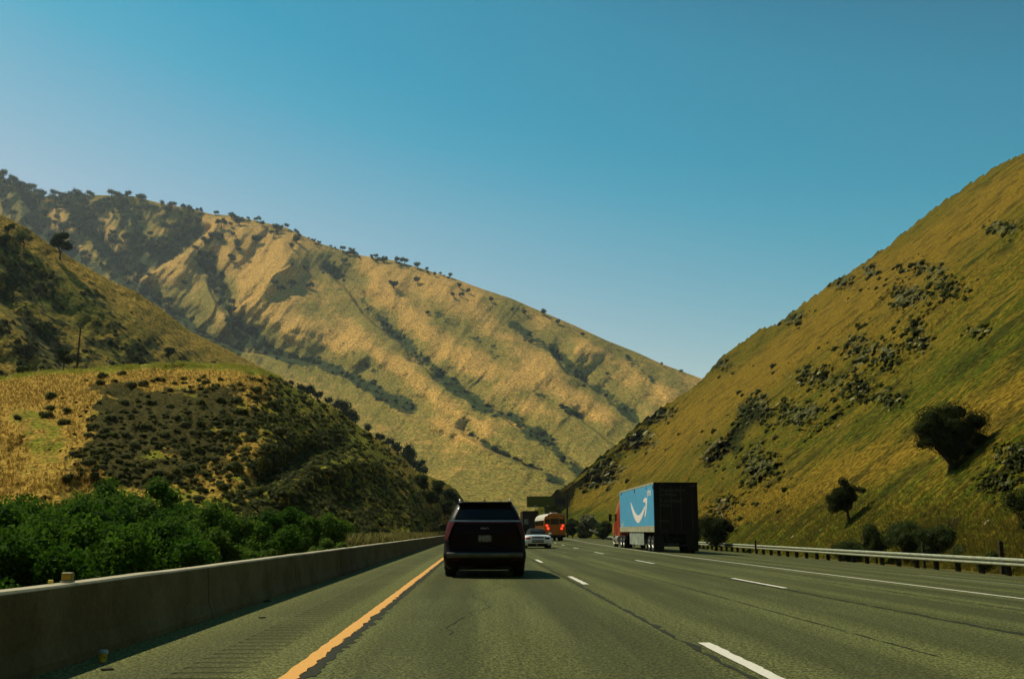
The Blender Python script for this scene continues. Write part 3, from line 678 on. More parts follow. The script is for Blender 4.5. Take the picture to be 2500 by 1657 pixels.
# the wooded upper face: oaks scattered between the spurs
cand = []
rr = np.random.default_rng(12)
while len(cand) < 215:
    px = rr.uniform(-30, 760); py = rr.uniform(455, 780)
    if py < float(pl(px, A_TOP)) + 10 or py > float(pl(px, B_TOP)) - 4: continue
    a = float(att_gul(np.array([[px]]), np.array([[py]]), None)[0, 0])
    if rr.random() > (a - .18) * 1.8: continue
    if any(abs(px - q[0]) < 7 and abs(py - q[1]) < 6 for q in cand): continue
    cand.append((px, py, a))
for px, py, a in cand:
    if px < 330: lab, grp = 'dark oak among many on the shaded wooded face under the highest skyline', 'oaks on the wooded upper face'
    elif px < 540: lab, grp = 'small dark oak in the folds behind the pale central spur', 'oaks in the folds behind the central spur'
    else: lab, grp = 'small oak scattered on the slope under the sloping skyline', 'oaks under the sloping skyline'
    put_oak(px, py, rr.uniform(13, 30), lab, grp)
# oaks and bushes crowding the valley behind the mound, seen over its edge
for k, (px, py, h) in enumerate([(742, 962, 34), (757, 962, 28), (775, 974, 30), (800, 986, 26), (823, 1006, 40), (838, 1014, 44), (851, 1026, 40), (868, 1038, 34), (893, 1056, 30), (928, 1078, 30), (948, 1090, 30), (985, 1118, 44), (1000, 1134, 44), (1015, 1150, 40), (1030, 1160, 34), (708, 940, 20), (965, 1100, 30)]):
    put_oak(px, py + 6, h, 'dark dense tree in the ravine seen over the edge of the near mound', 'trees in the ravine behind the mound', dn=lambda a, b: dA(a, b) * 0 + pl(a, [(700, 330), (1040, 420)]))
def stuff_clumps(name, dn, x0, x1, y0, y1, n, acc, size, mat, label, cat, seed, q=14, top=None, leaf=.5):
    rng = np.random.default_rng(seed); px = rng.uniform(x0, x1, n); py = rng.uniform(y0, y1, n)
    k = rng.random(n) < acc(px[None], py[None])[0]; px, py = px[k], py[k]
    D = dn(px[None], py[None])[0]; rx, rz_ = rays(px, py); c = np.stack([rx * D, D, CAMH + rz_ * D], -1)
    r = size(D, rng.random(len(px)))
    cv, cf = cube_sphere(2); m = len(cv)
    Vs = (c[:, None] + lumpy(cv, .5, 1.4, seed)[None] * r[:, None, None] * np.array([1, 1, .72]) * rng.uniform(.7, 1.1, (len(px), 1, 3)))
    Fs = cf[None] + (np.arange(len(px)) * m)[:, None, None]; var = np.full((len(px), m), .15)
    nl = len(px) * q; d = rng.normal(size=(nl, 3)); d /= np.linalg.norm(d, axis=1)[:, None]; d[:, 2] = np.abs(d[:, 2]) * .9 - .1
    R_ = np.repeat(r, q)[:, None]; p = np.repeat(c, q, 0) + d * R_ * rng.uniform(.8, 1.2, (nl, 1))
    u = np.cross(d, rng.normal(size=(nl, 3))); u /= np.linalg.norm(u, axis=1)[:, None] + 1e-9; v = np.cross(d, u) + .5 * d
    s = R_ * leaf * rng.uniform(.5, 1.2, (nl, 1))
    Q = np.stack([p - u * s, p - v * s * .6, p + u * s, p + v * s * .6], 1).reshape(-1, 3)
    V = np.concatenate([Vs.reshape(-1, 3), Q]); Fq = np.concatenate([Fs.reshape(-1, 4), np.arange(4 * nl).reshape(nl, 4) + len(px) * m])
    va = np.concatenate([var.ravel(), np.repeat(rng.random(nl), 4)])
    return tag(obj(name, veg_mesh(name, V, Fq, va, mat)), label, cat, kind='stuff')
bt = lambda px: pl(px, B_TOP)
stuff_clumps('gully_brush', dA, -60, 1620, 470, 1180, 42000, lambda a, b: np.where(b > pl(a, A_TOP) + 8, np.clip((att_gul(a, b, None, .35) - .30) * 1.3, 0, .6), 0) * np.where(a < 700, .6, .7) * (.55 + 1.3 * fbm(a / 24., b / 24., 3, 44)),
             lambda D, u: (1.0 + 2.6 * u * u) * D / 1150., L_OAK, 'dark green brush filling the gullies of the far mountain', 'brush', 31)
stuff_clumps('hillside_brush', dB, -60, 720, 560, 930, 5200, lambda a, b: np.where(b > bt(a) + 6, np.clip((attB_brs(a, b, None) - .36) * 1.6, 0, .6), 0),
             lambda D, u: (.35 + .9 * u * u), leaf_mat('dry_brush_leaves', (.030, .032, .010), (.09, .085, .028), .85, .1), 'low olive brush on the folds of the hillside behind the mound', 'brush', 32)
# grass tufts: upright blades in clumps
def tufts(name, dn, x0, x1, yf, n, h, mat, label, seed, acc=None, blades=4, wd=.12):
    rng = np.random.default_rng(seed); px = rng.uniform(x0, x1, n); y0, y1 = yf(px); py = y0 + (y1 - y0) * rng.random(n)
    if acc is not None:
        k = rng.random(n) < acc(px[None], py[None])[0]; px, py = px[k], py[k]; n = len(px)
    D = dn(px[None], py[None])[0]; rx, rz_ = rays(px, py); c = np.repeat(np.stack([rx * D, D, CAMH + rz_ * D], -1), blades, 0); m = n * blades
    H = h * rng.uniform(.5, 1.2, (m, 1)); a = rng.uniform(0, 2 * pi, m); dr = np.stack([np.cos(a), np.sin(a), np.zeros(m)], -1)
    sd = np.stack([-np.sin(a), np.cos(a), np.zeros(m)], -1); up = np.array([0, 0, 1.]); b = c + dr * h * .15 - up * h * .1
    t = b + up * H + dr * H * rng.uniform(.1, .55, (m, 1)); w = H * wd
    Q = np.stack([b - sd * w, b + sd * w, t + sd * w * .3, t - sd * w * .3], 1).reshape(-1, 3)
    return tag(obj(name, veg_mesh(name, Q, np.arange(4 * m).reshape(m, 4), np.repeat(np.repeat(rng.random(n), blades) * .7 + .3 * rng.random(m), 4), mat)), label, 'grass', kind='stuff')
L_GR = leaf_mat('green_grass', (.18, .19, .02), (.42, .40, .07), .8, .1)
L_GT = leaf_mat('tan_grass', (.17, .12, .02), (.36, .22, .045), .85, .1)
L_VG = leaf_mat('weeds', (.08, .085, .018), (.28, .24, .08), .85, .1)
L_GO = leaf_mat('slope_grass_blades', (.08, .085, .012), (.24, .17, .028), .85, .1)
tufts('crest_grass', dC, -60, 690, lambda x: (pl(x, C_TOP) - 1, pl(x, C_TOP) + 20), 11000, .27, L_GR, 'bright green grass along the crest of the near mound', 51, acc=lambda a, b: sstep(20, 0, b - pl(a, C_TOP)) * (.45 + 1.1 * fbm(a / 22., b / 8., 3, 6)), wd=.06)
tufts('mound_grass', dC, -60, 660, lambda x: (pl(x, C_TOP) + 10, pl(x, C_TOP) + 300), 16000, .26, L_GT, 'dry orange tan grass on the near mound', 52, acc=lambda a, b: np.clip(attC_tan(a, b, None) * 2.2, 0, 1) * (1 - scree_mask(a, b)))
tufts('slope_grass', dD, 1500, 2520, lambda x: (pl(x, D_BOT) - 230, pl(x, D_BOT) + 0), 42000, .15, L_GO, 'green and tan grass on the foot of the rocky slope', 53, acc=lambda a, b: sstep(230, 90, pl(a, D_BOT) - b) * .9, wd=.07)
tufts('verge_grass', lambda a, b: dC(a, b) * 0 + (5.2 + (a * 7.13 % 3.)) * 2475 / np.maximum(1168 - a, 20), 850, 1105, lambda x: (pl(x, [(640, 1352), (1110, 1306)]), pl(x, [(640, 1330), (1110, 1298)])), 3600, .30, L_VG, 'dry straw coloured weeds behind the concrete barrier', 54)

# shrubs on the mound
def shrub(i):
    rng = np.random.default_rng(200 + i); cl = clumps(rng, 6, .42, .22, .22, .34, .26)
    cl = [(x, y, max(z, .14), r) for x, y, z, r in cl]
    V, Fq, va = leaf_cloud(rng, cl, 620, .10, .8, 3, .45)
    return tag(obj('shrub', veg_mesh('shrub', V, Fq, va, (L_SAGE, L_SAGE2)[i % 3 == 2])), 'x', 'shrub')
SHR = Stock([shrub(i) for i in range(6)])
rr = np.random.default_rng(77); done = []
def put_shrub(px, py, wp, lab, grp, v=None, flat_=.8):
    p = on(dC, px, py); D = p.y; s = wp * D / F * .8
    p.z -= s * .08; SHR.put(int(rr.integers(6)) if v is None else v, p, rr.uniform(0, 6.3), (s, s, s * flat_ * rr.uniform(.8, 1.05)), lab, grp); done.append((px, py, wp))
for px, py, w, v, lab in ((122, 972, 50, 0, 'dark dome shaped shrub at the upper corner of the bare cut'), (118, 1000, 40, 1, 'dark shrub under the dome shaped one beside the bare cut'), (112, 1018, 46, 3, 'rounded dark shrub in the orange grass left of the cut'),
        (163, 1006, 46, 4, 'wide green shrub on the edge of the bare cut'), (158, 1036, 44, 0, 'lower wide shrub on the edge of the bare cut'), (44, 1022, 30, 1, 'small round shrub alone in the orange grass'), (55, 902, 38, 0, 'tall round dark bush on the far rim of the mound'),
        (252, 922, 36, 3, 'dark shrub on the upper rim of the bare cut, left of its pair'), (246, 938, 40, 0, 'dark shrub just inside the upper rim of the bare cut'), (280, 932, 28, 4, 'shrub closing the cluster on the upper rim of the cut'),
        (298, 914, 34, 1, 'green shrub topmost of the cluster on the rim'), (211, 930, 18, 1, 'small shrub left of the rim cluster'), (350, 941, 36, 3, 'low wide shrub alone on the upper rim of the cut'), (388, 930, 36, 0, 'dark round shrub in the tan grass of the crest'),
        (425, 938, 22, 1, 'small shrub beside the round one in the tan crest grass'), (450, 936, 20, 4, 'small low shrub in the middle of the tan crest grass'), (486, 930, 22, 1, 'greenish shrub in the tan crest grass'), (503, 936, 28, 3, 'dark shrub paired with the greenish one in the crest grass'),
        (538, 928, 22, 1, 'small shrub on the far end of the tan crest'), (533, 942, 18, 0, 'little shrub just under the far end of the crest'), (412, 955, 28, 1, 'shrub at the top of the shrub covered cut'), (465, 946, 20, 0, 'small dark shrub below the crest grass'),
        (306, 987, 40, 2, 'pale grey sage shrub in the middle of the cut'), (336, 982, 22, 0, 'small round shrub beside the pale sage'), (372, 986, 38, 4, 'wide green shrub right of the pale sage'), (622, 955, 40, 0, 'large dark shrub near the crest of the shaded end'),
        (455, 1040, 34, 2, 'pale edged shrub at the middle right of the cut'), (588, 1010, 54, 0, 'largest black green bush high on the shrubby face'), (572, 1150, 64, 3, 'big dark bush above the green willows'), (555, 1166, 34, 1, 'round bush in front of the big dark bush'),
        (304, 1150, 44, 4, 'wide shrub low on the cut just above the willows'), (500, 1160, 40, 1, 'bright green shrub low on the face'), (256, 1185, 40, 2, 'grey green shrub touching the top of the willows')):
    put_shrub(px, py, w, lab, None, v)
tries = 0
while len(done) < 285 and tries < 9000:
    tries += 1; px = rr.uniform(180, 1060); py = rr.uniform(925, 1290); tp = float(pl(px, C_TOP))
    if py < tp + 12: continue
    if px < 640 and py > 1260: continue
    m = float(scree_mask(np.array([[px]]), np.array([[py]]))[0, 0])
    cut = m > .4
    dens = (.25 + .75 * (py > 1010)) * (.25 if (py < 990 and px < 400) else 1) if cut else (.95 if px > 420 else .0)
    if 340 < px + .5 * (py - 1080) < 430 and 960 < py < 1130 and cut: dens *= .35
    if rr.random() > dens: continue
    w = rr.uniform(22, 52) * (1 if px < 700 else .78 if px < 900 else .6)
    if any(abs(px - a) < (w + c) * .36 and abs(py - b) < (w + c) * .22 for a, b, c in done): continue
    if px > 860: lab, grp = 'small dark shrub on the far end of the mound beside the barrier', 'shrubs on the far end of the mound'
    elif px > 640: lab, grp = 'dark shrub among many on the steep shaded shoulder of the mound', 'shrubs on the shaded shoulder'
    elif cut and px < 420: lab, grp = 'olive shrub dotting the bare dark soil of the cut face', 'shrubs dotted over the bare cut face'
    else: lab, grp = 'olive shrub in the crowded brush right of the bare cut', 'shrubs crowding the brushy face'
    put_shrub(px, py, w, lab, grp)
# pale stones on the cut
def rock(i, mat):
    rng = np.random.default_rng(300 + i); V, Fq = cube_sphere(4); V = V * rng.uniform(.7, 1.15, 3)
    for _ in range(9):    # plane cuts give broken faces
        d = rng.normal(size=3); d /= np.linalg.norm(d); t = rng.uniform(.45, .8); k = V @ d; V = V - np.outer(np.maximum(k - t, 0), d)
    V = lumpy(V, .16, 2.6, i); V[:, 2] *= .8
    return tag(obj('rock', np_mesh('rock', V, Fq, False), mat), 'x', 'rock')
g = N('grey_rock'); n = g.noise(g.objc(), 3.2, 6, .7); n2 = g.noise(g.objc(), 1.1, 3)
c = g.mix(g.ramp(n, .3, .7), (.10, .098, .038), (.48, .46, .23)); c = g.mix(g.ramp(n2, .5, .66, 0, .5), c, (.10, .085, .03)); g.bump(n, .5, .03); M_RK = g.set(col=c, rough=.9, spec=.05)
g = N('tan_rock'); n = g.noise(g.objc(), 3.2, 6, .7); c = g.mix(g.ramp(n, .3, .7), (.10, .07, .035), (.50, .40, .24)); g.bump(n, .5, .03); M_RT = g.set(col=c, rough=.85, spec=.2)
ROC = Stock([rock(i, M_RK) for i in range(6)]); ROT = Stock([rock(10 + i, M_RT) for i in range(3)])
def rocky_rot(rr):
    e = (Matrix.Rotation(rr.uniform(-.85, -.35), 4, 'Y') @ Matrix.Rotation(rr.uniform(-.25, .25), 4, 'X') @ Matrix.Rotation(rr.uniform(0, 6.3), 4, 'Z')).to_euler(); return (e.x, e.y, e.z)
def put_rock(px, py, wp, lab, grp, st=None, dn=dD, fl=.8):
    p = on(dn, px, py); D = p.y; s = wp * D / F * .5; st = st or ROC
    p.z -= s * .12; st.put(int(rr.integers(6)), p, rocky_rot(rr), (s * rr.uniform(.8, 1.7), s * rr.uniform(.7, 1.1), s * fl * rr.uniform(.35, .75)), lab, grp)
for px, py, w, lab in ((293, 943, 7, 'small white stone high on the bare cut'), (302, 960, 8, 'small white stone below the other on the bare cut'), (312, 1032, 6, 'white stone among the shrubs mid cut')):
    put_rock(px, py, w, lab, None, ROT, dC)
NAMES = {0: 'in the topmost dark outcrop of the rocky slope', 1: 'in the broad outcrop under the topmost one', 2: 'in the scattered outcrop beside the broad one', 3: 'in the outcrop nearest the upper frame of the slope', 4: 'in the small outcrop just under the crest',
         5: 'in the long outcrop in the middle of the slope', 6: 'in the pale cluster beside the long outcrop', 7: 'in the outcrop right of the middle cluster', 8: 'in the small isolated outcrop on the open grass', 9: 'in the wide low outcrop near the grass streak',
         10: 'in the steep pale outcrop below the middle of the slope', 11: 'in the lowest right outcrop of the middle group', 12: 'in the tan cliff beside the dark hollow', 13: 'in the pale rubble behind the lorry', 14: 'in the broken ground above the dark hollow',
         15: 'in the crumbly foot of the slope where the road bends', 16: 'on the crest beside the sky', 17: 'on the lower edge of the slope against the far mountain', 18: 'under the low crest near the notch'}
for k, (cx, cy_, a, b) in enumerate(ROCKS[:19]):
    nn = max(6, int(a * b / 190)); nn = min(nn, 14)
    for j in range(nn):
        for _ in range(30):
            u, v = rr.normal(0, .5, 2); px, py = cx + u * a, cy_ + v * b
            if py > float(pl(px, D_TOP)) + 5 and abs(u) < 1.1 and abs(v) < 1.1: break
        big = rr.random() < .22; w = rr.uniform(16, 28) if big else rr.uniform(5, 13)
        put_rock(px, py, w, ('large' if big else 'small') + (' tan ' if k in (12, 13) else ' grey ') + 'rock ' + NAMES[k], ('large' if big else 'small') + ' rocks ' + NAMES[k], ROT if k in (12, 13) else ROC)
for j in range(30):
    px = rr.uniform(1560, 2500); py = rr.uniform(float(pl(px, D_TOP)) + 20, float(pl(px, D_BOT)) - 60)
    put_rock(px, py, rr.uniform(4, 8), 'small loose stone lying in the open grass of the slope', 'loose stones in the grass of the slope', ROT)
for px, py, w, lab, st in ((1937, 1307, 16, 'pale boulder in the grass just above the guardrail', ROT), (2003, 1293, 8, 'small white stone on the grass near the boulder', ROT), (2410, 1272, 38, 'flat pale slab of rock beside the bare shrub', ROT),
                           (2048, 1036, 15, 'pale rock standing out on the green mid slope', ROT), (1930, 1058, 10, 'white rock on the mid slope, above the lorry', ROT), (1713, 927, 15, 'pale rock on the low crest above the notch', ROT)):
    put_rock(px, py, w, lab, None, st, fl=.6)
stuff_clumps('slope_brush', dD, 1380, 2520, 500, 1340, 16000, lambda a, b: np.where((b > pl(a, D_TOP) + 3) & (b < pl(a, D_BOT) - 4), np.clip(rockmask(a, b) * .62 + np.maximum(attD_brs(a, b, None) - .16, 0) * .3, 0, .6), 0),
             lambda D, u: (.10 + .42 * u * u) * np.clip(D / 110., .5, 1.8), leaf_mat('slope_brush_leaves', (.032, .040, .007), (.13, .14, .032), .85, .1), 'low dark brush between the rocks of the slope', 'brush', 35, q=8)
stuff_clumps('scree', dD, 1400, 2520, 500, 1340, 14000, lambda a, b: np.where((b > pl(a, D_TOP) + 4) & (b < pl(a, D_BOT) - 4), np.clip(rockmask(a, b) - .25, 0, .7), 0),
             lambda D, u: (.07 + .28 * u ** 3) * np.clip(D / 110., .5, 1.8), leaf_mat('scree_stones', (.13, .125, .06), (.50, .48, .28), .85, .1), 'grey broken stones scattered in the outcrops of the slope', 'stones', 36, q=3)
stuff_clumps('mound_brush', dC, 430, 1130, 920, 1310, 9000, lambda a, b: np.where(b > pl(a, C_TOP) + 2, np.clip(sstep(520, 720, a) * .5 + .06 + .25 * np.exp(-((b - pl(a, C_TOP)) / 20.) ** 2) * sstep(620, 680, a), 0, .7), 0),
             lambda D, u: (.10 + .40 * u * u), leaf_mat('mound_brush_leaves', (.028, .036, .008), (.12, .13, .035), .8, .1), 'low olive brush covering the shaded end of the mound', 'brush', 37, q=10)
stuff_clumps('cut_brush', dC, 130, 640, 930, 1290, 5200, lambda a, b: scree_mask(a, b) * .30 * sstep(930, 1060, b) + .03, lambda D, u: (.07 + .26 * u * u), leaf_mat('cut_brush_leaves', (.024, .030, .005), (.085, .09, .02), .8, .1), 'tiny olive weeds on the bare cut face', 'brush', 38, q=8)

# trees with trunk and crown
def tree(name, label, cat, base, h, w, seed, n=7000, leaf=.11, mat=None, group=None, trunk_h=.35, lean=(0, 0), ncl=13, lobes=None, squash=.85, core=.66):
    rng = np.random.default_rng(seed); t = thing(name, label, cat, base, 0, group)
    zc = h * (trunk_h + (1 - trunk_h) * .5); rzz = h * (1 - trunk_h) * .5
    cl = []
    for i in range(ncl):
        a = rng.random() * 2 * pi; q = sqrt(rng.random()) * .78; z = rng.uniform(-.62, .72)
        cl.append((lean[0] + w * .5 * q * cos(a) * sqrt(1 - z * z * .8), lean[1] + w * .5 * q * sin(a) * sqrt(1 - z * z * .8), zc + rzz * z, w * rng.uniform(.17, .27)))
    if lobes: cl = [(x + rng.uniform(-.12, .12), rng.uniform(-.35, .35) * w * .5, z + rng.uniform(-.1, .1), r * rng.uniform(.8, 1.12)) for x, z, r in lobes for _ in (0, 1, 2)]
    V, Fq, va = leaf_cloud(rng, cl, n, leaf, core, 4, .4, squash)
    obj('crown', veg_mesh('crown', V, Fq, va, mat or L_DARK), None, t)
    m = MB(); b0 = Vector((0, 0, -.3)); b1 = Vector((lean[0] * .4, lean[1] * .4, h * trunk_h)); m.cyl(b0, b1, w * .045, w * .03, 9, False)
    for x, y, z, r in cl[:7]: m.cyl(b1, (x, y, z), w * .022, w * .007, 6, False)
    m.build('trunk', M_BARK, t); return t
def tree_on(name, label, cat, px, py, toppy, wpx, seed, dn=dD, D=None, **k):
    D = D or sc_of(dn, px, py); p = P(px, py, D)
    if k.get('lobes'): k['lobes'] = [((x - px) * D / F, (py - y) * D / F * 1.03, r * D / F) for x, y, r in k['lobes']]
    h = (py - toppy) * D / F * 1.03; w = wpx * D / F
    k.setdefault('leaf', max(.05, 3.6 * D / F)); return tree(name, label, cat, p, h, w, seed, **k)
tree_on('oak_tree', 'big black green oak leaning over the grass of the rocky slope', 'tree', 2318, 1150, 984, 172, 1, n=22000, ncl=34, core=.55, trunk_h=.1, lean=(.25, 0), mat=L_DARK, lobes=[(2290, 1020, 36), (2262, 1045, 22), (2345, 1008, 32), (2395, 1030, 32), (2402, 1075, 26), (2350, 1068, 40), (2296, 1078, 32), (2268, 1080, 20), (2335, 1110, 24), (2372, 1100, 22), (2340, 1130, 14), (2318, 1000, 16), (2325, 1045, 40), (2372, 1050, 36), (2318, 1100, 24), (2345, 1092, 26), (2328, 1138, 13), (2275, 1058, 26)])
tree_on('oak_tree', 'small dark oak with a thin trunk on the grass behind the guardrail', 'tree', 2074, 1270, 1168, 92, 2, n=11000, ncl=22, core=.5, trunk_h=.24, lean=(-.25, 0), mat=L_DARK, lobes=[(2062, 1182, 12), (2078, 1198, 17), (2055, 1212, 18), (2033, 1222, 13), (2036, 1242, 13), (2066, 1236, 17), (2104, 1198, 9), (2088, 1215, 12), (2062, 1208, 20), (2050, 1230, 18), (2074, 1222, 16)])
tree_on('oak_tree', 'dark tree cut off by the edge of the photo behind the guardrail', 'tree', 2520, 1370, 1186, 110, 3, n=9000, ncl=22, core=.5, trunk_h=.2, mat=L_DARK)
tree_on('oak_tree', 'dark round oak with a long shadow on the middle hillside', 'tree', 146, 634, 566, 52, 4, dn=dB, n=2600, ncl=10, trunk_h=.22, mat=L_OAK)
tree_on('oak_tree', 'loose crowned oak beside the dark round one on the middle hillside', 'tree', 58, 606, 570, 36, 5, dn=dB, n=700, ncl=7, trunk_h=.3, mat=L_OAK, core=.4)
tree_on('oak_tree', 'thin faint oak near the crest of the middle hillside', 'tree', 20, 570, 546, 26, 6, dn=dB, n=420, ncl=5, trunk_h=.3, mat=L_OAK, core=.35)
tree_on('oak_tree', 'dark oak at the frame edge of the middle hillside', 'tree', 2, 604, 566, 36, 7, dn=dB, n=1600, ncl=8, trunk_h=.15, mat=L_OAK)
tree_on('oak_tree', 'dark round tree on the slope behind the thin pole', 'tree', 267, 846, 826, 22, 8, dn=dB, n=900, ncl=6, trunk_h=.1, mat=L_OAK)
tree_on('oak_tree', 'round dark tree low on the hillside above the mound', 'tree', 411, 876, 850, 26, 9, dn=dB, n=900, ncl=6, trunk_h=.1, mat=L_OAK)
tree_on('oak_tree', 'dark spreading tree beside the foot of the thin pole', 'tree', 155, 902, 850, 40, 10, D=150, n=1500, ncl=8, trunk_h=.25, mat=L_OAK)
tree_on('round_bush', 'tall round black green bush behind the rim of the mound', 'bush', 54, 915, 880, 38, 11, D=128, n=1500, ncl=8, trunk_h=.02, mat=L_OAK)
tree_on('round_bush', 'dark bush at the frame edge behind the mound rim', 'bush', 6, 925, 908, 34, 12, D=126, n=900, ncl=6, trunk_h=.02, mat=L_OAK)
# willows behind the barrier
def bush(label, px, toppy, D, rw, seed, mat=L_GREEN, n=9000, leaf=.13, z0=-.55, grp=None):
    p = P(px, 1296, D); top = CAMH + (HY - toppy) / 2475. * D; h = top - z0; rng = np.random.default_rng(seed); t = thing('willow_bush', label, 'bush', (p.x, D, z0), 0, grp)
    cl = []
    for i in range(46):
        a = rng.random() * 2 * pi; q = sqrt(rng.random()) * .9; z = rng.uniform(.10, .90) * (1 - .42 * q * q)
        cl.append((rw * q * cos(a), rw * q * sin(a), h * z, rw * rng.uniform(.12, .26)))
    V, Fq, va = leaf_cloud(rng, cl, n, leaf, .80, 3, .3, 1.0, (1.22, .55))
    obj('foliage', veg_mesh('foliage', V, Fq, va, mat), None, t)
    m = MB()
    for i in range(6): m.cyl((rng.uniform(-.3, .3), rng.uniform(-.3, .3), -.2), cl[i][:3], .05, .02, 6, False)
    m.build('stem', M_BARK, t)
for k, (px, ty, D, rw, lab, n, mt) in enumerate((
        (20, 1222, 25, 2.5, 'dense green willow bush at the frame edge behind the barrier', 15000, L_GREEN), (150, 1205, 33, 2.7, 'rounded green willow bush under the orange grass', 14000, L_GREEN),
        (228, 1178, 41, 2.8, 'tallest bright willow bush below the bare cut', 12000, L_GREEN), (330, 1166, 45, 2.7, 'tall pointed willow bush in the middle of the thicket', 12000, L_GREEN),
        (425, 1200, 41, 2.6, 'broad willow bush below the shrubby face', 12000, L_GREEN), (520, 1228, 38, 2.2, 'rounded willow bush beside the broad one', 11000, L_GREEN),
        (140, 1275, 19.5, 1.9, 'near willow bush hanging over the barrier by the box marker', 16000, L_GREEN), (330, 1272, 25, 2.1, 'dark hollowed willow bush close behind the barrier', 14000, L_GREEN),
        (450, 1290, 28, 1.8, 'low willow bush close to the barrier, mid thicket', 12000, L_GREEN), (600, 1262, 38, 2.0, 'willow bush near the far end of the thicket', 11000, L_GREEN),
        (690, 1232, 50, 1.9, 'upper willow bush at the far end of the thicket', 9000, L_GREEN), (770, 1246, 50, 2.0, 'round willow bush ending the thicket', 11000, L_GREEN), (835, 1268, 52, 1.0, 'small willow bush on the last edge of the thicket', 5000, L_GREEN),
        (815, 1322, 45, 1.3, 'low pale green bush beside the barrier top', 6000, L_GREEN2), (655, 1340, 33, 1.0, 'low grey green bush brushing the barrier', 6000, L_GREEN2), (-140, 1215, 30, 3.0, 'willow bush beyond the frame edge', 6000, L_GREEN),
        (40, 1330, 15.5, 1.4, 'nearest low willow bush behind the barrier', 12000, L_GREEN), (560, 1325, 29, 1.3, 'small bright willow bush leaning on the barrier', 8000, L_GREEN))):
    bush(lab, px, ty, D, rw, 400 + k, (mt, L_GREEN3, L_GREEN4)[k % 3] if mt is L_GREEN else mt, int(n * 1.7), leaf=.072 + .0011 * D)
# bushes behind the guardrail
def gbush(px, base, top, wpx, D, lab, seed, mat=L_DARK, n=3500, **k):
    p = P(px, base, D); h = (base - top) * D / F * 1.03; w = wpx * D / F
    return tree('bush', lab, 'bush', p, h, w, seed, n=n * 2, leaf=max(.05, 3.4 * D / F), trunk_h=.02, mat=mat, ncl=24, core=.55, **k)
L_MID = leaf_mat('olive_bush_leaves', (.020, .032, .006), (.075, .10, .025), .7, .2)
gbush(2140, 1362, 1282, 70, 50, 'leafy bush with a pointed top behind the guardrail', 20, L_MID)
gbush(2215, 1368, 1280, 110, 48, 'wide dark leafy bush in the middle behind the guardrail', 21, L_MID, 5000)
gbush(2295, 1372, 1290, 100, 46, 'dark bush beside the bare shrub behind the guardrail', 22, L_MID, 5000)
gbush(2370, 1392, 1340, 110, 44, 'low dark bush under the bare shrub', 23, L_MID, 4000)
gbush(2070, 1366, 1330, 90, 54, 'low dark weeds bush behind the guardrail posts', 31, L_MID, 2500)
gbush(2430, 1402, 1352, 80, 40, 'low dark bush before the edge of the photo behind the rail', 32, L_MID, 2500)
gbush(1748, 1338, 1262, 92, 78, 'dark bush beyond the back of the lorry', 24)
gbush(1690, 1332, 1270, 60, 84, 'dark bush hidden partly by the lorry', 28)
gbush(1472, 1312, 1276, 46, 160, 'round dark bush ahead of the lorry cab', 25, L_MID)
gbush(1398, 1312, 1262, 34, 190, 'green bush beside the sign post', 26, L_MID)
gbush(1425, 1312, 1284, 40, 186, 'leafy bush at the foot of the big boulder', 27, L_MID)
for k, (px, py, h, lab) in enumerate(((1120, 1236, 40, 'dark bush at the end of the mound above the black van'), (1094, 1216, 44, 'dark tree on the ridge end of the mound'), (1068, 1196, 40, 'dark tree above the far barrier'), (1052, 1222, 44, 'broad dark bush on the mound end near the barrier'),
                                      (1086, 1250, 46, 'dark bush low on the mound end'), (1030, 1180, 30, 'dark bush on the edge of the mound end'))):
    tree_on('bush', lab, 'bush', px, py + 12, py - h * .6, 40, 500 + k, dn=dC, n=2200, ncl=9, trunk_h=.05, mat=L_MID)
# bare twiggy shrub
t = thing('bare_shrub', 'leafless twiggy shrub behind the guardrail under the big oak', 'shrub', P(2330, 1345, 47)); rng = random.Random(9); m = MB()
def twig(p, d, L, r, k):
    q = p + d * L; m.cyl(p, q, r, r * .6, 5, False)
    if k:
        for _ in range(4 if k > 2 else 3):
            e = (d + Vector((rng.uniform(-.75, .75), rng.uniform(-.75, .75), rng.uniform(-.35, .5)))).normalized(); twig(p + d * L * rng.uniform(.55, 1), e, L * rng.uniform(.55, .85), r * .58, k - 1)
for i in range(5): twig(Vector((rng.uniform(-.1, .1), 0, -.1)), Vector((rng.uniform(-.7, .7), rng.uniform(-.4, .4), 1)).normalized(), .75, .022, 4)
m.build('branches', flat('dead_twigs', (.06, .05, .028), .9), t)
# the big boulder by the bend and a pale broken log
rr2 = np.random.default_rng(9); V, Fq = cube_sphere(14); V = V * [1, .9, 1.25]
for _ in range(12):
    d = rr2.normal(size=3); d /= np.linalg.norm(d); k_ = V @ d; V = V - np.outer(np.maximum(k_ - rr2.uniform(.55, .85), 0), d)
V[:, 0] += V[:, 2] * .18; V[:, :2] *= (1 - .28 * np.clip(V[:, 2:3], 0, 2)); V = lumpy(V, .30, 2.6, 4) * 1.85
g = N('dark_boulder_rock'); n = g.noise(g.objc(), 1.6, 6, .7); g.bump(n, .8, .2); M_BD = g.set(col=g.mix(g.ramp(n, .42, .62), (.014, .018, .006), (.12, .125, .06)), rough=.95, spec=.03)
o = tag(obj('boulder', np_mesh('boulder', V, Fq, False), M_BD), 'huge dark upright boulder beyond the bus beside the bend', 'boulder'); o.location = P(1434, 1282, 178)
m = MB(); m.cyl((-.6, 0, 0), (.7, .1, -.45), .14, .08, 7); m.cyl((.1, 0, -.1), (.5, 0, .3), .06, .03, 6)
tag(m.build('log', flat('bleached_wood', (.5, .46, .36), .8), None, P(1449, 1293, 150)), 'pale broken log lying below the huge boulder', 'log')
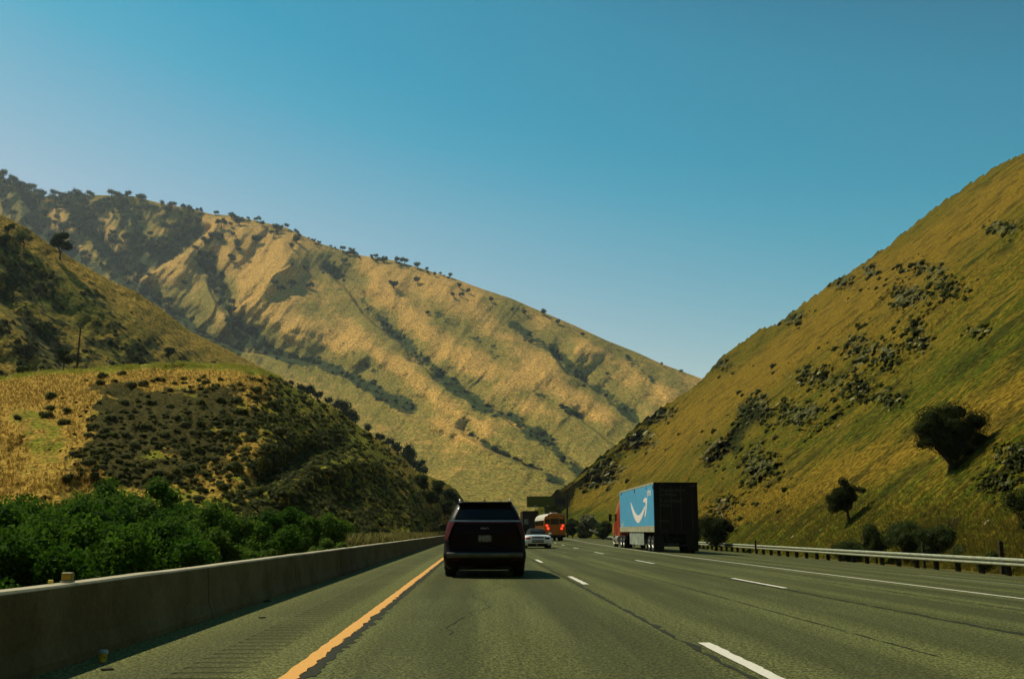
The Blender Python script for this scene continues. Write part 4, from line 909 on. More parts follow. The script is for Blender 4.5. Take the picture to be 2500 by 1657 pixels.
# ------------------------------------------------------------------ roadside furniture
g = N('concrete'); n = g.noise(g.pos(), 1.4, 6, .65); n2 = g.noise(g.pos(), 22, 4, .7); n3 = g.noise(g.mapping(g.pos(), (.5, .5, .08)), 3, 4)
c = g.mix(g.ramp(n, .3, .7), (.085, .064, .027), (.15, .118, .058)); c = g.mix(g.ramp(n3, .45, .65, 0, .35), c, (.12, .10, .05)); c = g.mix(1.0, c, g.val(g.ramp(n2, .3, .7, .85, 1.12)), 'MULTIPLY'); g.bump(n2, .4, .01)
lit_top = g.ramp(g.sep(g.pos())[2], .615, .635); c = g.mix(lit_top, c, g.mix(g.ramp(n, .3, .7), (.34, .30, .20), (.46, .41, .29))); M_CON = g.set(col=c, rough=.95, spec=.04)  # sunlit top and shaded face put into the concrete colour by height
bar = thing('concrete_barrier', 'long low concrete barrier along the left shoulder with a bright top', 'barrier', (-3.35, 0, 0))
Ds = np.concatenate([np.arange(-8, 40, .25), np.arange(40, 225, 1.0)])
dx = np.where(Ds > 120, -.00035 * (Ds - 120) ** 2 * -1, 0); zt = .645 + .006 * fbm(Ds / 1.5, Ds * 0, 3, 6)
prof = lambda d, x, t: [(x, d, -.05), (x, d, .06), (x - .05, d, .20), (x - .085, d, t - .02), (x - .10, d, t), (x - .27, d, t), (x - .29, d, t - .02), (x - .36, d, -.7)]
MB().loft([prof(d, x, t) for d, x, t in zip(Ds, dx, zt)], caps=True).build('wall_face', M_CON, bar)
M_JO = flat('joint_dark', (.02, .016, .008), .9)
for d in np.arange(7, 60, 6.1):
    MB().loft([[(.003, d, .0), (.003, d, .06), (-.047, d, .20), (-.082, d, .62), (-.09, d, .62), (-.09, d, 0)], [(.003, d + .02, .0), (.003, d + .02, .06), (-.047, d + .02, .20), (-.082, d + .02, .62), (-.09, d + .02, .62), (-.09, d + .02, 0)]]).build('joint', M_JO, bar)
M_MK = flat('olive_plastic', (.20, .17, .04), .5, spec=.4)
m_ = thing('barrier_marker', 'small olive plastic reflector box standing on the barrier top', 'marker', (-3.54, 8.95, .647))
MB().box(-.045, .045, -.03, .03, .012, .085, .008).build('housing', M_MK, m_); MB().box(-.05, .05, -.04, .04, 0, .012, .003).build('base_plate', flat('base_grey', (.3, .3, .25), .6), m_)
MB().box(-.035, .035, -.034, -.031, .03, .07).build('reflector', flat('amber_reflector', (.35, .22, .03), .3), m_)
tag(MB().box(-.02, .02, -.012, .012, 0, .03, .006).build('plastic_scrap', flat('yellow_plastic', (.6, .5, .06), .5), None, (-3.6, 8.75, .648)), 'tiny yellow plastic scrap on the barrier top beside the marker', 'litter')
cup = thing('paper_cup', 'crushed yellow cup with a pale blue rim on the left shoulder', 'cup', (-3.16, 8.85, 0))
m = MB(); rg = [[(r * cos(a) * (1 + .25 * sin(3 * a + z * 30)), r * .8 * sin(a), z) for a in [i * pi / 6 for i in range(12)]] for z, r in ((0, .028), (.03, .036), (.055, .033), (.07, .040))]
m.loft(rg, True, True, True).build('cup_body', flat('cup_yellow', (.34, .30, .05), .6, var=.4, scale=40), cup)
rg = [[(r * cos(a) + .006, r * .8 * sin(a), z) for a in [i * pi / 6 for i in range(12)]] for z, r in ((.071, .041), (.085, .043), (.1, .030))]
MB().loft(rg, True, True, True).build('lid', flat('cup_lid', (.25, .33, .36), .5), cup)
V, Fq = cube_sphere(3); V = lumpy(V, .4, 2, 3) * [.05, .03, .012]
for k, (px, py, s, lab) in enumerate(((262, 1635, 1, 'dark scrap of rubber on the shoulder below the cup'), (652, 1468, 1.2, 'dark chip lying on the shoulder near the barrier foot'), (640, 1508, .9, 'small twig like scrap in the middle of the shoulder'))):
    D = CAMH / -float(rays(px, py)[1]); o = tag(obj('debris', np_mesh('debris', V * s, Fq), M_SEAM), lab, 'debris'); o.location = (float(rays(px, py)[0]) * D, D, .008)
# ---- guardrail
g = N('galvanised'); n = g.noise(g.pos(), 5, 5, .6); c = g.mix(g.ramp(n, .3, .7), (.26, .27, .18), (.42, .43, .30)); M_GAL = g.set(col=c, rough=.6, metal=.15, spec=.3)
M_POST = flat('post_timber', (.035, .028, .014), .9, var=.4)
gr = thing('guardrail', 'long galvanised guardrail on dark posts along the right edge of the road', 'guardrail', (18.6, 0, -.44))
Ds = np.concatenate([np.arange(18, 90, 1.9), np.arange(90, 275, 5.)]); x, y, z = road_xyz(18.6, Ds)
WP = [(.0, .60), (-.025, .595), (-.12, .565), (-.12, .520), (-.015, .485), (-.015, .445), (-.12, .41), (-.12, .365), (-.025, .325), (0, .32)]
WP = WP + [(a + .006, b) for a, b in reversed(WP)]
MB().loft([[(xx - 18.6 + a, yy, b) for a, b in WP] for xx, yy in zip(x, y)], True, True, False).build('rail', M_GAL, gr)
Dp = np.arange(20.4, 20.4 + 1.905 * 97, 1.905); xp = road_xyz(18.6, Dp)[0]
pm = None
for xx, yy in zip(xp, Dp):
    if pm is None:
        o = MB().box(.0, .16, -.09, .09, -.4, .57, .01).build('post', M_POST, gr); pm = o.data
    else:
        o = bpy.data.objects.new('post', pm); C.objects.link(o); o.parent = gr
    o.location = (float(xx) - 18.6 + .11, float(yy), 0)
pb = None
for xx, yy in zip(xp[:60], Dp[:60]):
    if pb is None:
        o = MB().box(.006, .11, -.06, .06, .34, .56, .008).build('spacer_block', M_POST, gr); pb = o.data
    else:
        o = bpy.data.objects.new('spacer_block', pb); C.objects.link(o); o.parent = gr
    o.location = (float(xx) - 18.6, float(yy), 0)
for px, y0, y1, D, lab in ((1845, 1322, 1338, 66, 'short weathered post behind the guardrail near the lorry'), (2256, 1330, 1372, 44, 'weathered fence post in front of the bare shrub'), (2447, 1328, 1384, 38, 'thick weathered post standing in the tan grass behind the guardrail')):
    p = P(px, y1, D); h = (y1 - y0) * D / F + .1; s = .055 if px < 2300 else .075
    tag(MB().box(-s, s, -s, s, -.3, h, .015).build('fence_post', M_POST, None, p), lab, 'post')
pole = thing('utility_pole', 'thin weathered wooden pole standing alone behind the mound', 'pole', P(187, 906, 138))
MB().cyl((0, 0, -.5), (.05, 0, 6.2), .15, .09, 10).build('pole_shaft', flat('old_pole', (.035, .028, .015), .9), pole)
MB().box(-.5, .45, -.05, .05, 5.55, 5.64).build('crossbar', flat('old_crossbar', (.035, .028, .015), .9), pole)
# ---- overhead sign
DS = 215.; pq = lambda px, py: P(px, py, DS)
org = pq(1386, 1290); org.z = -.6
sg = thing('overhead_sign', 'overhead sign frame with a green board and a dark message board, beyond the bus', 'sign', org)
M_STEEL = flat('dark_steel', (.028, .03, .02), .6, metal=.4); M_SGN = flat('sign_green', (.105, .115, .009), .6, var=.1, spec=.05); M_MSG = flat('message_board_black', (.012, .012, .009), .5)
def loc(px, py): q = pq(px, py) - org; return q
a = loc(1287, 1211.4); b = loc(1351, 1236.6); MB().box(a.x, b.x, -.12, 0, b.z, a.z, .02).build('sign_panel', M_SGN, sg)
e = .06; MB().box(a.x - e, b.x + e, .0, .05, b.z - e, a.z + e).build('panel_edge', M_STEEL, sg)
a2 = loc(1353.5, 1216.6); b2 = loc(1381, 1232.0); MB().box(a2.x, b2.x, -.25, .35, b2.z, a2.z, .03).build('message_board', M_MSG, sg)
top, bot = loc(1300, 1212.5).z, loc(1300, 1236).z; xr = loc(1391, 1212).x; m = MB()
for yy in (.25, 1.1):
    m.box(a.x, xr, yy, yy + .1, top - .05, top + .05); m.box(a.x, xr, yy, yy + .1, bot - .05, bot + .05)
xs = np.linspace(a.x + .2, xr - .05, 10)
for i, xx in enumerate(xs): m.box(xx - .04, xx + .04, .26, .34, bot, top)
for i in range(9): m.cyl((xs[i], .3, (bot, top)[i % 2]), (xs[i + 1], .3, (top, bot)[i % 2]), .035, .035, 5)
m.build('truss', M_STEEL, sg)
MB().cyl((0, .7, -.3), (0, .7, top + .3), .21, .19, 14).build('sign_post', M_STEEL, sg)
MB().cyl((xr, .7, bot), (xr, .7, top), .06, .06, 8).build('brace', M_STEEL, sg)
for px in (1306, 1337):
    q = loc(px, 1234.6); MB().box(q.x - .28, q.x + .28, -.9, -.6, q.z - .06, q.z + .06, .02).build('sign_light', flat('light_housing', (.6, .6, .5), .4), sg)
m = MB(); m.box(a.x, b.x, -.95, -.2, bot - .10, bot - .06); m.build('catwalk', M_STEEL, sg)

# ------------------------------------------------------------------ vehicles
def rr_ring(w, y0, y1, z, rc, n=5, cy=0.0):
    """rounded plan outline; cy bows the back and front outward"""
    pts = []; rc = min(rc, w * .95, (y1 - y0) * .45)
    for cx, cyy, a0 in ((w - rc, y1 - rc, 0), (-(w - rc), y1 - rc, pi / 2), (-(w - rc), y0 + rc, pi), (w - rc, y0 + rc, 3 * pi / 2)):
        for i in range(n + 1):
            a = a0 + pi / 2 * i / n; x = cx + rc * cos(a); y = cyy + rc * sin(a)
            pts.append((x, y, z))
    # extra points across the back so it can bow
    bl = pts[3 * (n + 1) - 1]; out = pts[:3 * (n + 1)]
    x0, x1 = -(w - rc), (w - rc); k = 6
    for i in range(1, k): out.append((x0 + (x1 - x0) * i / k, y0, z))
    out += pts[3 * (n + 1):]
    if cy: out = [(x, y - cy * (1 - (x / w) ** 2) if y < (y0 + y1) / 2 else y + cy * (1 - (x / w) ** 2), z) for x, y, z in out]
    return out
def back_patch(mb, lv, prof, xi, y_off=-.004, cy=0.0, n=8):
    """strip on the back face; lv: z levels; prof(z) -> (w, y0, rc); xi(z) -> half width of the patch"""
    rows = []
    for z in lv:
        w, y0 = prof(z)[:2]; h = xi(z)
        rows.append([(x, y0 + y_off - cy * (1 - (x / w) ** 2), z) for x in np.linspace(-h, h, n)])
    k = n; v = [p for r in rows for p in r]; f = [(i * k + j, i * k + j + 1, (i + 1) * k + j + 1, (i + 1) * k + j) for i in range(len(rows) - 1) for j in range(k - 1)]
    return mb.add(v, f, True)
M_TYRE = flat('tyre_rubber', (.012, .012, .010), .85, var=.2); M_RIM = flat('rim_alloy', (.30, .30, .28), .35, metal=.8); M_DARKP = flat('black_plastic', (.012, .012, .010), .65)
M_GLASS = flat('tinted_glass', (.004, .005, .004), .08, spec=.3, var=.05); M_CHR = flat('bright_trim', (.40, .38, .34), .35, metal=.6, var=.05)
M_RED = flat('red_lens', (.06, .003, .0015), .4, spec=.12); M_REDON = flat('lit_red_lens', (.6, .02, .01), .3, ec=(1.0, .05, .02), es=1.9)
M_UNDER = flat('underbody', (.008, .008, .007), .9)
def wheel(parent, x, y, r, w, rim=M_RIM, dual=False):
    s = 1 if x > 0 else -1
    t = MB()
    for off in ((0, -s * (w + .03)) if dual else (0,)):
        R_ = [(-w / 2, r * .72), (-w / 2, r * .93), (-w * .40, r * .99), (-w * .2, r), (w * .2, r), (w * .40, r * .99), (w / 2, r * .93), (w / 2, r * .72)]
        t.loft([[(x + off + a, y + q * cos(i * pi / 14), r + q * sin(i * pi / 14)) for i in range(28)] for a, q in R_], True, True, True)
    wo = t.build('wheel', M_TYRE, parent)
    m = MB(); fx = x + s * (w / 2 + .003); m.cyl((fx - s * .04, y, r), (fx, y, r), r * .66, r * .62, 20)
    for i in range(5):
        a = i * 2 * pi / 5; m.cyl((fx + s * .012, y, r), (fx + s * .005, y + r * .6 * cos(a), r + r * .6 * sin(a)), r * .07, r * .06, 5)
    m.cyl((fx, y, r), (fx + s * .03, y, r), r * .14, r * .12, 10); m.build('rim', rim, wo)
def text_part(name, body, size, mat, parent, loc, rx_=pi / 2, rz_=0., ext=.004, align='LEFT', bold=0.0, xs=1.0):
    cu = bpy.data.curves.new('t', 'FONT'); cu.body = body; cu.size = size; cu.extrude = ext; cu.align_x = align; cu.offset = bold; cu.space_line = 1.05
    to = bpy.data.objects.new('t', cu); C.objects.link(to); dg = bpy.context.evaluated_depsgraph_get(); me = bpy.data.meshes.new_from_object(to.evaluated_get(dg)); bpy.data.objects.remove(to)
    me.name = name; me.materials.clear(); o = obj(name, me, mat, parent); o.location = loc; o.rotation_euler = (rx_, 0, rz_); o.scale = (xs, 1, 1); return o
def paintmat(name, col, rough=.28, metal=.3, coat=1.0, spec=.5, var=.04):
    return flat(name, col, rough, metal, spec, coat, var=var, scale=2)

# ---- the black minivan right ahead
M_VAN = paintmat('dark_maroon_paint', (.007, .0022, .0010), .42, 0, .04, .06)
VL = [(.20, .86, .10, 4.9, .25), (.30, .955, .03, 5.05, .25), (.46, .985, 0, 5.1, .25), (.58, .985, 0, 5.1, .25), (.62, .975, .05, 5.1, .22), (.80, .97, .07, 5.08, .20), (1.0, .955, .09, 5.0, .20), (1.16, .925, .12, 4.2, .20), (1.28, .885, .15, 3.95, .20),
      (1.33, .868, .17, 3.85, .20), (1.45, .825, .26, 3.65, .20), (1.60, .755, .38, 3.35, .20), (1.70, .70, .46, 3.1, .20), (1.755, .64, .52, 2.9, .2), (1.785, .56, .62, 2.7, .2), (1.795, .40, .80, 2.4, .2)]
def vprof(z): q = [[l[0] for l in VL], [l[1] for l in VL], [l[2] for l in VL]]; return float(np.interp(z, q[0], q[1])), float(np.interp(z, q[0], q[2]))
VX = .155; VY = 24.05
van = thing('minivan', 'black maroon minivan seen from behind, nearest vehicle in our lane', 'minivan', (VX, VY, 0))
m = MB(); m.loft([rr_ring(w, y0, y1, z, rc, cy=.04) for z, w, y0, y1, rc in VL], True, True, True); body = m.build('body', M_VAN, van)
m = MB(); back_patch(m, (1.365, 1.45, 1.55, 1.64, 1.70), vprof, lambda z: vprof(z)[0] - .13, -.006, .04, 12); rw = m.build('rear_window', M_GLASS, van)
MB().tube([(-.05, .33, 1.37), (.28, .29, 1.40), (.45, .28, 1.41)], .009).build('wiper', M_DARKP, rw)
for s in (-1, 1):
    v = []; zz = (1.34, 1.45, 1.58, 1.68)
    for ya, yb in ((.55, 1.75), (1.85, 2.85)):
        m = MB(); m.loft([[(s * (vprof(z)[0] + .005), y, z) for y in (ya + (z - 1.34) * .5, yb - max(0, yb - 2.6) * (z - 1.34) * 1.2)] for z in zz], False, False); m.build('side_window', M_GLASS, van)
m = MB(); back_patch(m, (1.700, 1.735, 1.765), lambda z: (vprof(z)[0] + .03, .40), lambda z: .66, 0, .04, 10); sp = MB()
sp.loft([[(x * k, y - .04 * (1 - (x / .7) ** 2), z) for x in np.linspace(-.66, .66, 11)] + [(x * k, y + .35, z + .02) for x in np.linspace(.66, -.66, 11)] for y, z, k in ((.36, 1.725, 1.0), (.34, 1.745, 1.0), (.40, 1.775, .97))], True, True, True); sp.build('roof_spoiler', M_VAN, van)
m = MB(); back_patch(m, (1.302, 1.330), vprof, lambda z: vprof(z)[0] - .02, -.022, .04, 14); back_patch(m, (1.330, 1.338), lambda z: (vprof(z)[0], vprof(z)[1] + .0), lambda z: vprof(z)[0] - .02, -.010, .04, 14)
m.build('trim_bar', M_CHR, van)
m = MB(); back_patch(m, (1.255, 1.300), vprof, lambda z: .62, -.008, .04, 12); m.build('light_bar', M_RED, van)
for s in (-1, 1):
    m = MB(); R_ = []
    for z in (.88, .98, 1.08, 1.18, 1.26, 1.31):
        w, y0 = vprof(z); xi = w * .985 - .13 * (.35 + .65 * (z - .88) / .42) - .02
        R_.append([(s * xi, y0 - .004 - .04 * (1 - (xi / w) ** 2) - .012, z), (s * (w - .10), y0 - .016 + .02, z), (s * (w - .03), y0 + .06, z), (s * (w + .006), y0 + .20, z), (s * (w + .006), y0 + .34, z)])
    m.loft(R_, False, False, True); m.build('tail_light', M_RED, van)
# emblem strokes
eb = MB(); u = .045
for (x0, z0, x1, z1) in ((0, 0, 0, 1), (.08, .42, .85, 1.0), (.45, .62, 1.0, 0), (1.0, 0, 1.0, 1.0), (1.0, 0.02, 1.75, 1.0), (1.75, 1.0, 1.75, 0), (1.95, 0, 2.55, 1.0), (2.55, 1.0, 3.15, 0)):
    eb.cyl(((x0 - 1.55) * u * 1.35, .038, 1.125 + z0 * u), ((x1 - 1.55) * u * 1.35, .038, 1.125 + z1 * u), .0052, .0052, 6)
eb.build('emblem', M_CHR, van)
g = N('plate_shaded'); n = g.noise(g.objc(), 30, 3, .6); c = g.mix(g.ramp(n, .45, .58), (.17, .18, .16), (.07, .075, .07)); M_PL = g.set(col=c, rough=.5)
MB().box(-.19, .19, .026, .034, .84, .98, .004).build('plate_recess', M_DARKP, van); MB().box(-.152, .152, .014, .022, .835, .985, .004).build('number_plate', M_PL, van)
MB().box(-.45, .45, .005, .04, 1.03, 1.055, .008).build('tailgate_handle', M_DARKP, van)
g = N('skid_strip'); n = g.noise(g.objc(), 2, 2); M_SK = g.set(col=g.mix(g.ramp(n, .3, .7), (.06, .062, .052), (.10, .104, .088)), rough=.35, metal=.6)
m = MB(); R_ = []
for z, yo in ((.455, -.004), (.47, -.03), (.56, -.045), (.585, -.02), (.59, .02)):
    R_.append([(x, -.04 * (1 - (x / .985) ** 2) + yo + max(0, abs(x) - .78) ** 2 * 1.9, z) for x in np.linspace(-.90, .90, 17)])
m.loft(R_, False, False, True); m.build('bumper_trim', M_SK, van)
m = MB(); xs = np.linspace(-.62, .62, 15); m.loft([[(x, .02, .19 + .10 * (1 - (x / .62) ** 2) ** 2 - .01) for x in xs] + [(x, .5, .22 + .08 * (1 - (x / .62) ** 2)) for x in xs[::-1]], [(x, .02, .40) for x in xs] + [(x, .5, .40) for x in xs[::-1]]], True, True); m.build('rear_valance', M_DARKP, van)
for s in (-1, 1): MB().box(s * .70 - .07, s * .70 + .07, -.022, .0, .40, .43, .006).build('reflector', M_RED, van)
MB().cyl((-.50, -.005, .26), (-.50, .35, .27), .034, .034, 12).build('exhaust_pipe', M_DARKP, van)
MB().box(-.80, .80, .5, 4.6, .17, .36).build('underbody', M_UNDER, van)
for s in (-1, 1):
    MB().tube([(s * .61, .72, 1.80), (s * .62, .80, 1.845), (s * .62, 2.5, 1.845), (s * .60, 2.62, 1.80)], .018).build('roof_rail', M_CHR, van)
    mo = MB().box(s * 1.10 - .12, s * 1.10 + .12, 3.35, 3.52, 1.10, 1.27, .05).build('mirror', M_VAN, van)
    MB().box(min(s * .90, s * 1.0), max(s * .90, s * 1.0), 3.40, 3.48, 1.10, 1.14, .01).build('mirror_arm', M_DARKP, mo)
    MB().box(s * 1.10 - .095, s * 1.10 + .095, 3.344, 3.349, 1.12, 1.25).build('mirror_glass', flat('mirror_glass', (.03, .035, .03), .1), mo)
    wheel(van, s * .825, 1.02, .36, .26, M_DARKP); wheel(van, s * .825, 4.1, .36, .26, M_DARKP)
m = MB(); m.loft([[(-.012, .95, 1.79), (.012, .95, 1.79), (.012, 1.13, 1.79), (-.012, 1.13, 1.79)], [(-.005, .97, 1.90), (.005, .97, 1.90), (.005, 1.05, 1.90), (-.005, 1.05, 1.90)]]); m.build('antenna_fin', M_VAN, van)

# ---- white roadster
M_WCAR = paintmat('white_car_paint', (.70, .70, .66), .25, 0, 1.0)
RX = float(rays(1311.7, 1300)[0]) * 64.5; rd = thing('roadster', 'low white convertible with a dark soft top, in the next lane', 'sports car', (RX, 64.0, 0))
RL = [(.20, .80, .12, 4.2, .3), (.30, .875, .03, 4.3, .32), (.45, .895, 0, 4.35, .35), (.58, .895, .02, 4.35, .35), (.68, .885, .05, 4.3, .36), (.76, .85, .14, 4.15, .38), (.82, .78, .30, 3.9, .4), (.855, .66, .48, 3.6, .4), (.87, .52, .65, 3.2, .4)]
def rprof(z): return float(np.interp(z, [l[0] for l in RL], [l[1] for l in RL])), float(np.interp(z, [l[0] for l in RL], [l[2] for l in RL]))
MB().loft([rr_ring(w, y0, y1, z, rc, cy=.10) for z, w, y0, y1, rc in RL], True, True, True).build('body', M_WCAR, rd)
TL = [(.85, .62, 1.05, 3.0, .3), (.98, .60, 1.15, 2.85, .3), (1.12, .55, 1.35, 2.5, .3), (1.22, .48, 1.6, 2.3, .25), (1.265, .36, 1.75, 2.2, .2)]
st = MB().loft([rr_ring(w, y0, y1, z, rc) for z, w, y0, y1, rc in TL], True, True, True).build('soft_top', flat('dark_canvas', (.012, .018, .014), .85), rd)
tprof = lambda z: (float(np.interp(z, [l[0] for l in TL], [l[1] for l in TL])), float(np.interp(z, [l[0] for l in TL], [l[2] for l in TL])))
m = MB(); back_patch(m, (.95, 1.05, 1.15), tprof, lambda z: .36, -.01); m.build('rear_window', M_GLASS, st)
for s in (-1, 1):
    m = MB(); R_ = []
    for z in (.585, .63, .68, .72):
        w, y0 = rprof(z); R_.append([(s * x, y0 - .012 - .10 * (1 - (x / w) ** 2) + max(0, x - w + .36) ** 2 * 1.25, z) for x in np.linspace(.44 + (.72 - z) * .3, w - .10 - (.72 - z) * .3, 7)])
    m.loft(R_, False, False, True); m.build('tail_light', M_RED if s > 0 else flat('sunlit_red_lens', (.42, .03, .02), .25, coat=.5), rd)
    MB().box(s * .98 - .09, s * .98 + .09, 2.75, 2.87, .86, .98, .03).build('mirror', M_WCAR, rd)
    wheel(rd, s * .76, .85, .32, .26); wheel(rd, s * .76, 3.3, .32, .23)
m = MB(); back_patch(m, (.655, .70, .735), rprof, lambda z: .40 + (.735 - z) * -.6, -.02, .10); m.build('spoiler_gap', M_DARKP, rd)
m = MB(); m.loft([[(x, .18 - .10 * (1 - (x / .85) ** 2) + dy, z) for x in np.linspace(-.52, .52, 9)] for dy, z in ((-.045, .742), (-.06, .765), (.12, .80))], False, False, True); m.build('spoiler_lip', M_WCAR, rd)
m = MB(); back_patch(m, (.37, .54), rprof, lambda z: .38, -.012, .10); m.build('plate_recess', M_DARKP, rd); MB().box(-.152, .152, -.125, -.118, .40, .52).build('number_plate', M_PL, rd)
m = MB(); back_patch(m, (.19, .25, .31), rprof, lambda z: .62, -.03, .10); m.build('rear_diffuser', M_DARKP, rd)
MB().cyl((-.06, -.13, .245), (-.06, .2, .245), .045, .045, 10).build('exhaust_pipe', M_CHR, rd); MB().box(-.22, .22, -.02, .0, .80, .815).build('brake_light', M_RED, rd)
MB().box(-.7, .7, .4, 3.9, .12, .3).build('underbody', M_UNDER, rd)

# ---- school bus
M_BUS = paintmat('school_bus_yellow', (.46, .125, .007), .35, 0, .7); M_ROOF = paintmat('white_roof_paint', (.72, .68, .58), .4, 0, .3)
BX = float(rays(1355, 1300)[0]) * 113; BD = 113.
bus = thing('school_bus', 'yellow orange school bus with a white roof and glowing brake lights', 'bus', (BX, BD, float(rz(8))), .045)
bp = [(0, .62), (1.10, .62), (1.20, .70), (1.22, 1.0), (1.22, 2.30)]; rp = [(1.22, 2.30), (1.17, 2.55), (1.02, 2.80), (.78, 2.97), (.45, 3.07), (0, 3.10)]
def half(pr, y): return [(x, y, z) for x, z in pr] 
def full(pr, y, inset=0, dz=0): P_ = [(x - inset * (x > .3), y, z - dz) for x, z in pr]; return P_ + [(-x, yy, z) for x, yy, z in reversed(P_) if x > 1e-6]
prof_all = bp + rp[1:]
MB().loft([full(prof_all, 0.05, .03, .03), full(prof_all, .12), full(prof_all, 10.2), full(prof_all, 10.4, .06, .06)], True, True, False).build('body', M_BUS, bus)
m = MB(); rp2 = [(x * 1.008, z + .012) for x, z in rp]; R_ = [[(x, y, z) for x, z in rp2] + [(-x, y, z) for x, z in reversed(rp2[:-1])] for y in (.10, 10.3)]
m.loft(R_, False, False, True); m.build('roof', M_ROOF, bus)
MB().loft([rr_ring(.42, .9, 1.7, 3.09, .1), rr_ring(.38, .95, 1.65, 3.19, .1)], True, True, True).build('roof_hatch', M_ROOF, bus)
MB().box(-.50, .50, .025, .055, 1.85, 2.52, .02).build('rear_window', M_GLASS, bus)
for s in (-1, 1):
    MB().box(s * .82 - .27, s * .82 + .27, .03, .055, 1.90, 2.46, .02).build('rear_window', M_GLASS, bus)
    for x_, z_ in ((.90, 1.74), (.76, 1.42)): MB().cyl((s * x_, -.01, z_), (s * x_, .06, z_), .135, .135, 20).build('brake_light', M_REDON, bus)
    for x_, z_ in ((.98, 2.66), (.70, 2.78)): MB().cyl((s * x_, .0, z_), (s * x_, .06, z_), .075, .075, 14).build('warning_light', M_RED, bus)
    for i in range(10):
        MB().box(min(s * 1.222, s * 1.232), max(s * 1.222, s * 1.232), .5 + i * .95, .5 + i * .95 + .80, 1.72, 2.32, .003).build('side_window', M_GLASS, bus)
    for z_ in (.95, 1.30, 1.55): MB().box(min(s * 1.221, s * 1.236), max(s * 1.221, s * 1.236), .12, 10.2, z_, z_ + .05).build('rub_rail', M_DARKP, bus)
    MB().box(min(s * 1.3, s * 1.5), max(s * 1.3, s * 1.5), 10.1, 10.2, 1.9, 2.2, .02).build('mirror', M_DARKP, bus)
    wheel(bus, s * 1.05, 2.6, .50, .26, M_BUS, True); wheel(bus, s * 1.05, 9.2, .50, .26, M_BUS)
m = MB()
for z0, z1 in ((.66, 1.90),): 
    for x_ in (-.46, .46): m.box(x_ - .012, x_ + .012, .035, .048, z0, 2.55)
m.build('door_seam', M_DARKP, bus); MB().box(.25, .36, .01, .05, 1.5, 1.56, .01).build('door_handle', M_DARKP, bus)
MB().box(-1.20, 1.20, -.09, .10, .45, .70, .03).build('bumper', M_DARKP, bus); MB().box(-1.0, 1.0, .2, 10, .38, .66).build('chassis', M_UNDER, bus)
MB().box(-.28, .28, .0, .04, 2.66, 2.78, .01).build('lamp_board', flat('orange_lens_board', (.35, .08, .02), .5), bus)

# ---- dark box truck ahead of the roadster
TD = 158.; TX = float(rays(1295.5, 1300)[0]) * TD
tk = thing('box_truck', 'dark brown box truck far ahead, half hidden by the roadster and bus', 'truck', (TX, TD, -.05))
M_BR = flat('dark_brown_box', (.022, .012, .007), .7)
MB().box(-1.25, 1.25, 0, 9, 1.05, 4.25, .05).build('cargo_box', M_BR, tk)
MB().box(-1.12, 1.12, -.03, -.003, 1.2, 4.1, .01).build('rear_door', flat('brown_door', (.030, .016, .010), .7), tk)
MB().box(-1.0, -.35, -.045, -.034, 1.3, 3.0, .01).build('door_panel', flat('mottled_grey_panel', (.16, .19, .15), .5, var=.5, scale=3), tk)  # mottled grey area on the left of the door, paler than the brown
MB().box(-1.2, 1.2, -.05, .1, .5, .95, .02).build('bumper', M_DARKP, tk); MB().box(-1.1, 1.1, .2, 9, .6, 1.04).build('chassis', M_UNDER, tk)
MB().box(-1.15, 1.15, 9.2, 11.2, .5, 3.0, .15).build('cab', M_BR, tk)
for s in (-1, 1):
    wheel(tk, s * 1.0, 1.8, .5, .27, dual=True); wheel(tk, s * 1.0, 9.9, .5, .27); MB().box(s * 1.0 - .08, s * 1.0 + .08, -.07, -.05, .7, .8).build('tail_light', M_RED, tk)

# ---- articulated lorry with the blue trailer
M_TB = paintmat('sky_blue_trailer', (.09, .38, .62), .45, 0, .3, var=.06); M_TD = flat('dark_trailer_door', (.006, .005, .003), .6, var=.1, spec=.15); M_TW = flat('white_decal', (.72, .64, .60), .6, var=.04)
M_GW = flat('faint_grey_lettering', (.065, .068, .055), .6, var=.1); M_TR = paintmat('red_cab_paint', (.42, .045, .015), .35, 0, .8); M_AL = flat('aluminium_rail', (.42, .40, .27), .5, metal=.3, var=.2, scale=4)
LD = 59.5; LX0 = float(rays(1598.8, 1300)[0]) * LD; LWd = 2.62; LL = 14.6; zg = float(rz(LX0 + 1.3)) - .05
lor = thing('semi_truck', 'red cab lorry pulling a bright blue trailer with a dark back', 'lorry', (LX0 + LWd / 2, LD, zg), 0)
hw = LWd / 2; zb, zt_ = 1.28, CAMH + float(rays(1599, 1176.8)[1]) * LD - zg
MB().box(-hw, hw, .04, LL, zb, zt_, .03).build('trailer_body', M_TD, lor)
sd = MB().box(-hw - .012, -hw - .001, .10, LL - .12, zb + .34, zt_ - .10).build('side_panel', M_TB, lor)
MB().box(-hw - .030, -hw - .001, .06, LL - .02, zb - .02, zb + .33, .006).build('side_rail', M_AL, lor); MB().box(-hw - .025, -hw + .02, .03, LL, zt_ - .10, zt_ + .012, .006).build('top_rail', M_AL, lor)
m = MB()
for i in range(26): m.cyl((-hw - .034, .4 + i * .55, zb + .27), (-hw - .030, .4 + i * .55, zb + .27), .035, .035, 6)
m.build('marker_lights', flat('amber_marks', (.22, .07, .03), .5), lor)
def c3(x, y):    # a point of the trailer's left side -> its own (length, height)
    px, py = 1460 + x / 6.533, 1140 + y / 6.533; rx, rzz = rays(px, py); D = (LX0) / float(rx); return (D - LD, CAMH + float(rzz) * D - zg)
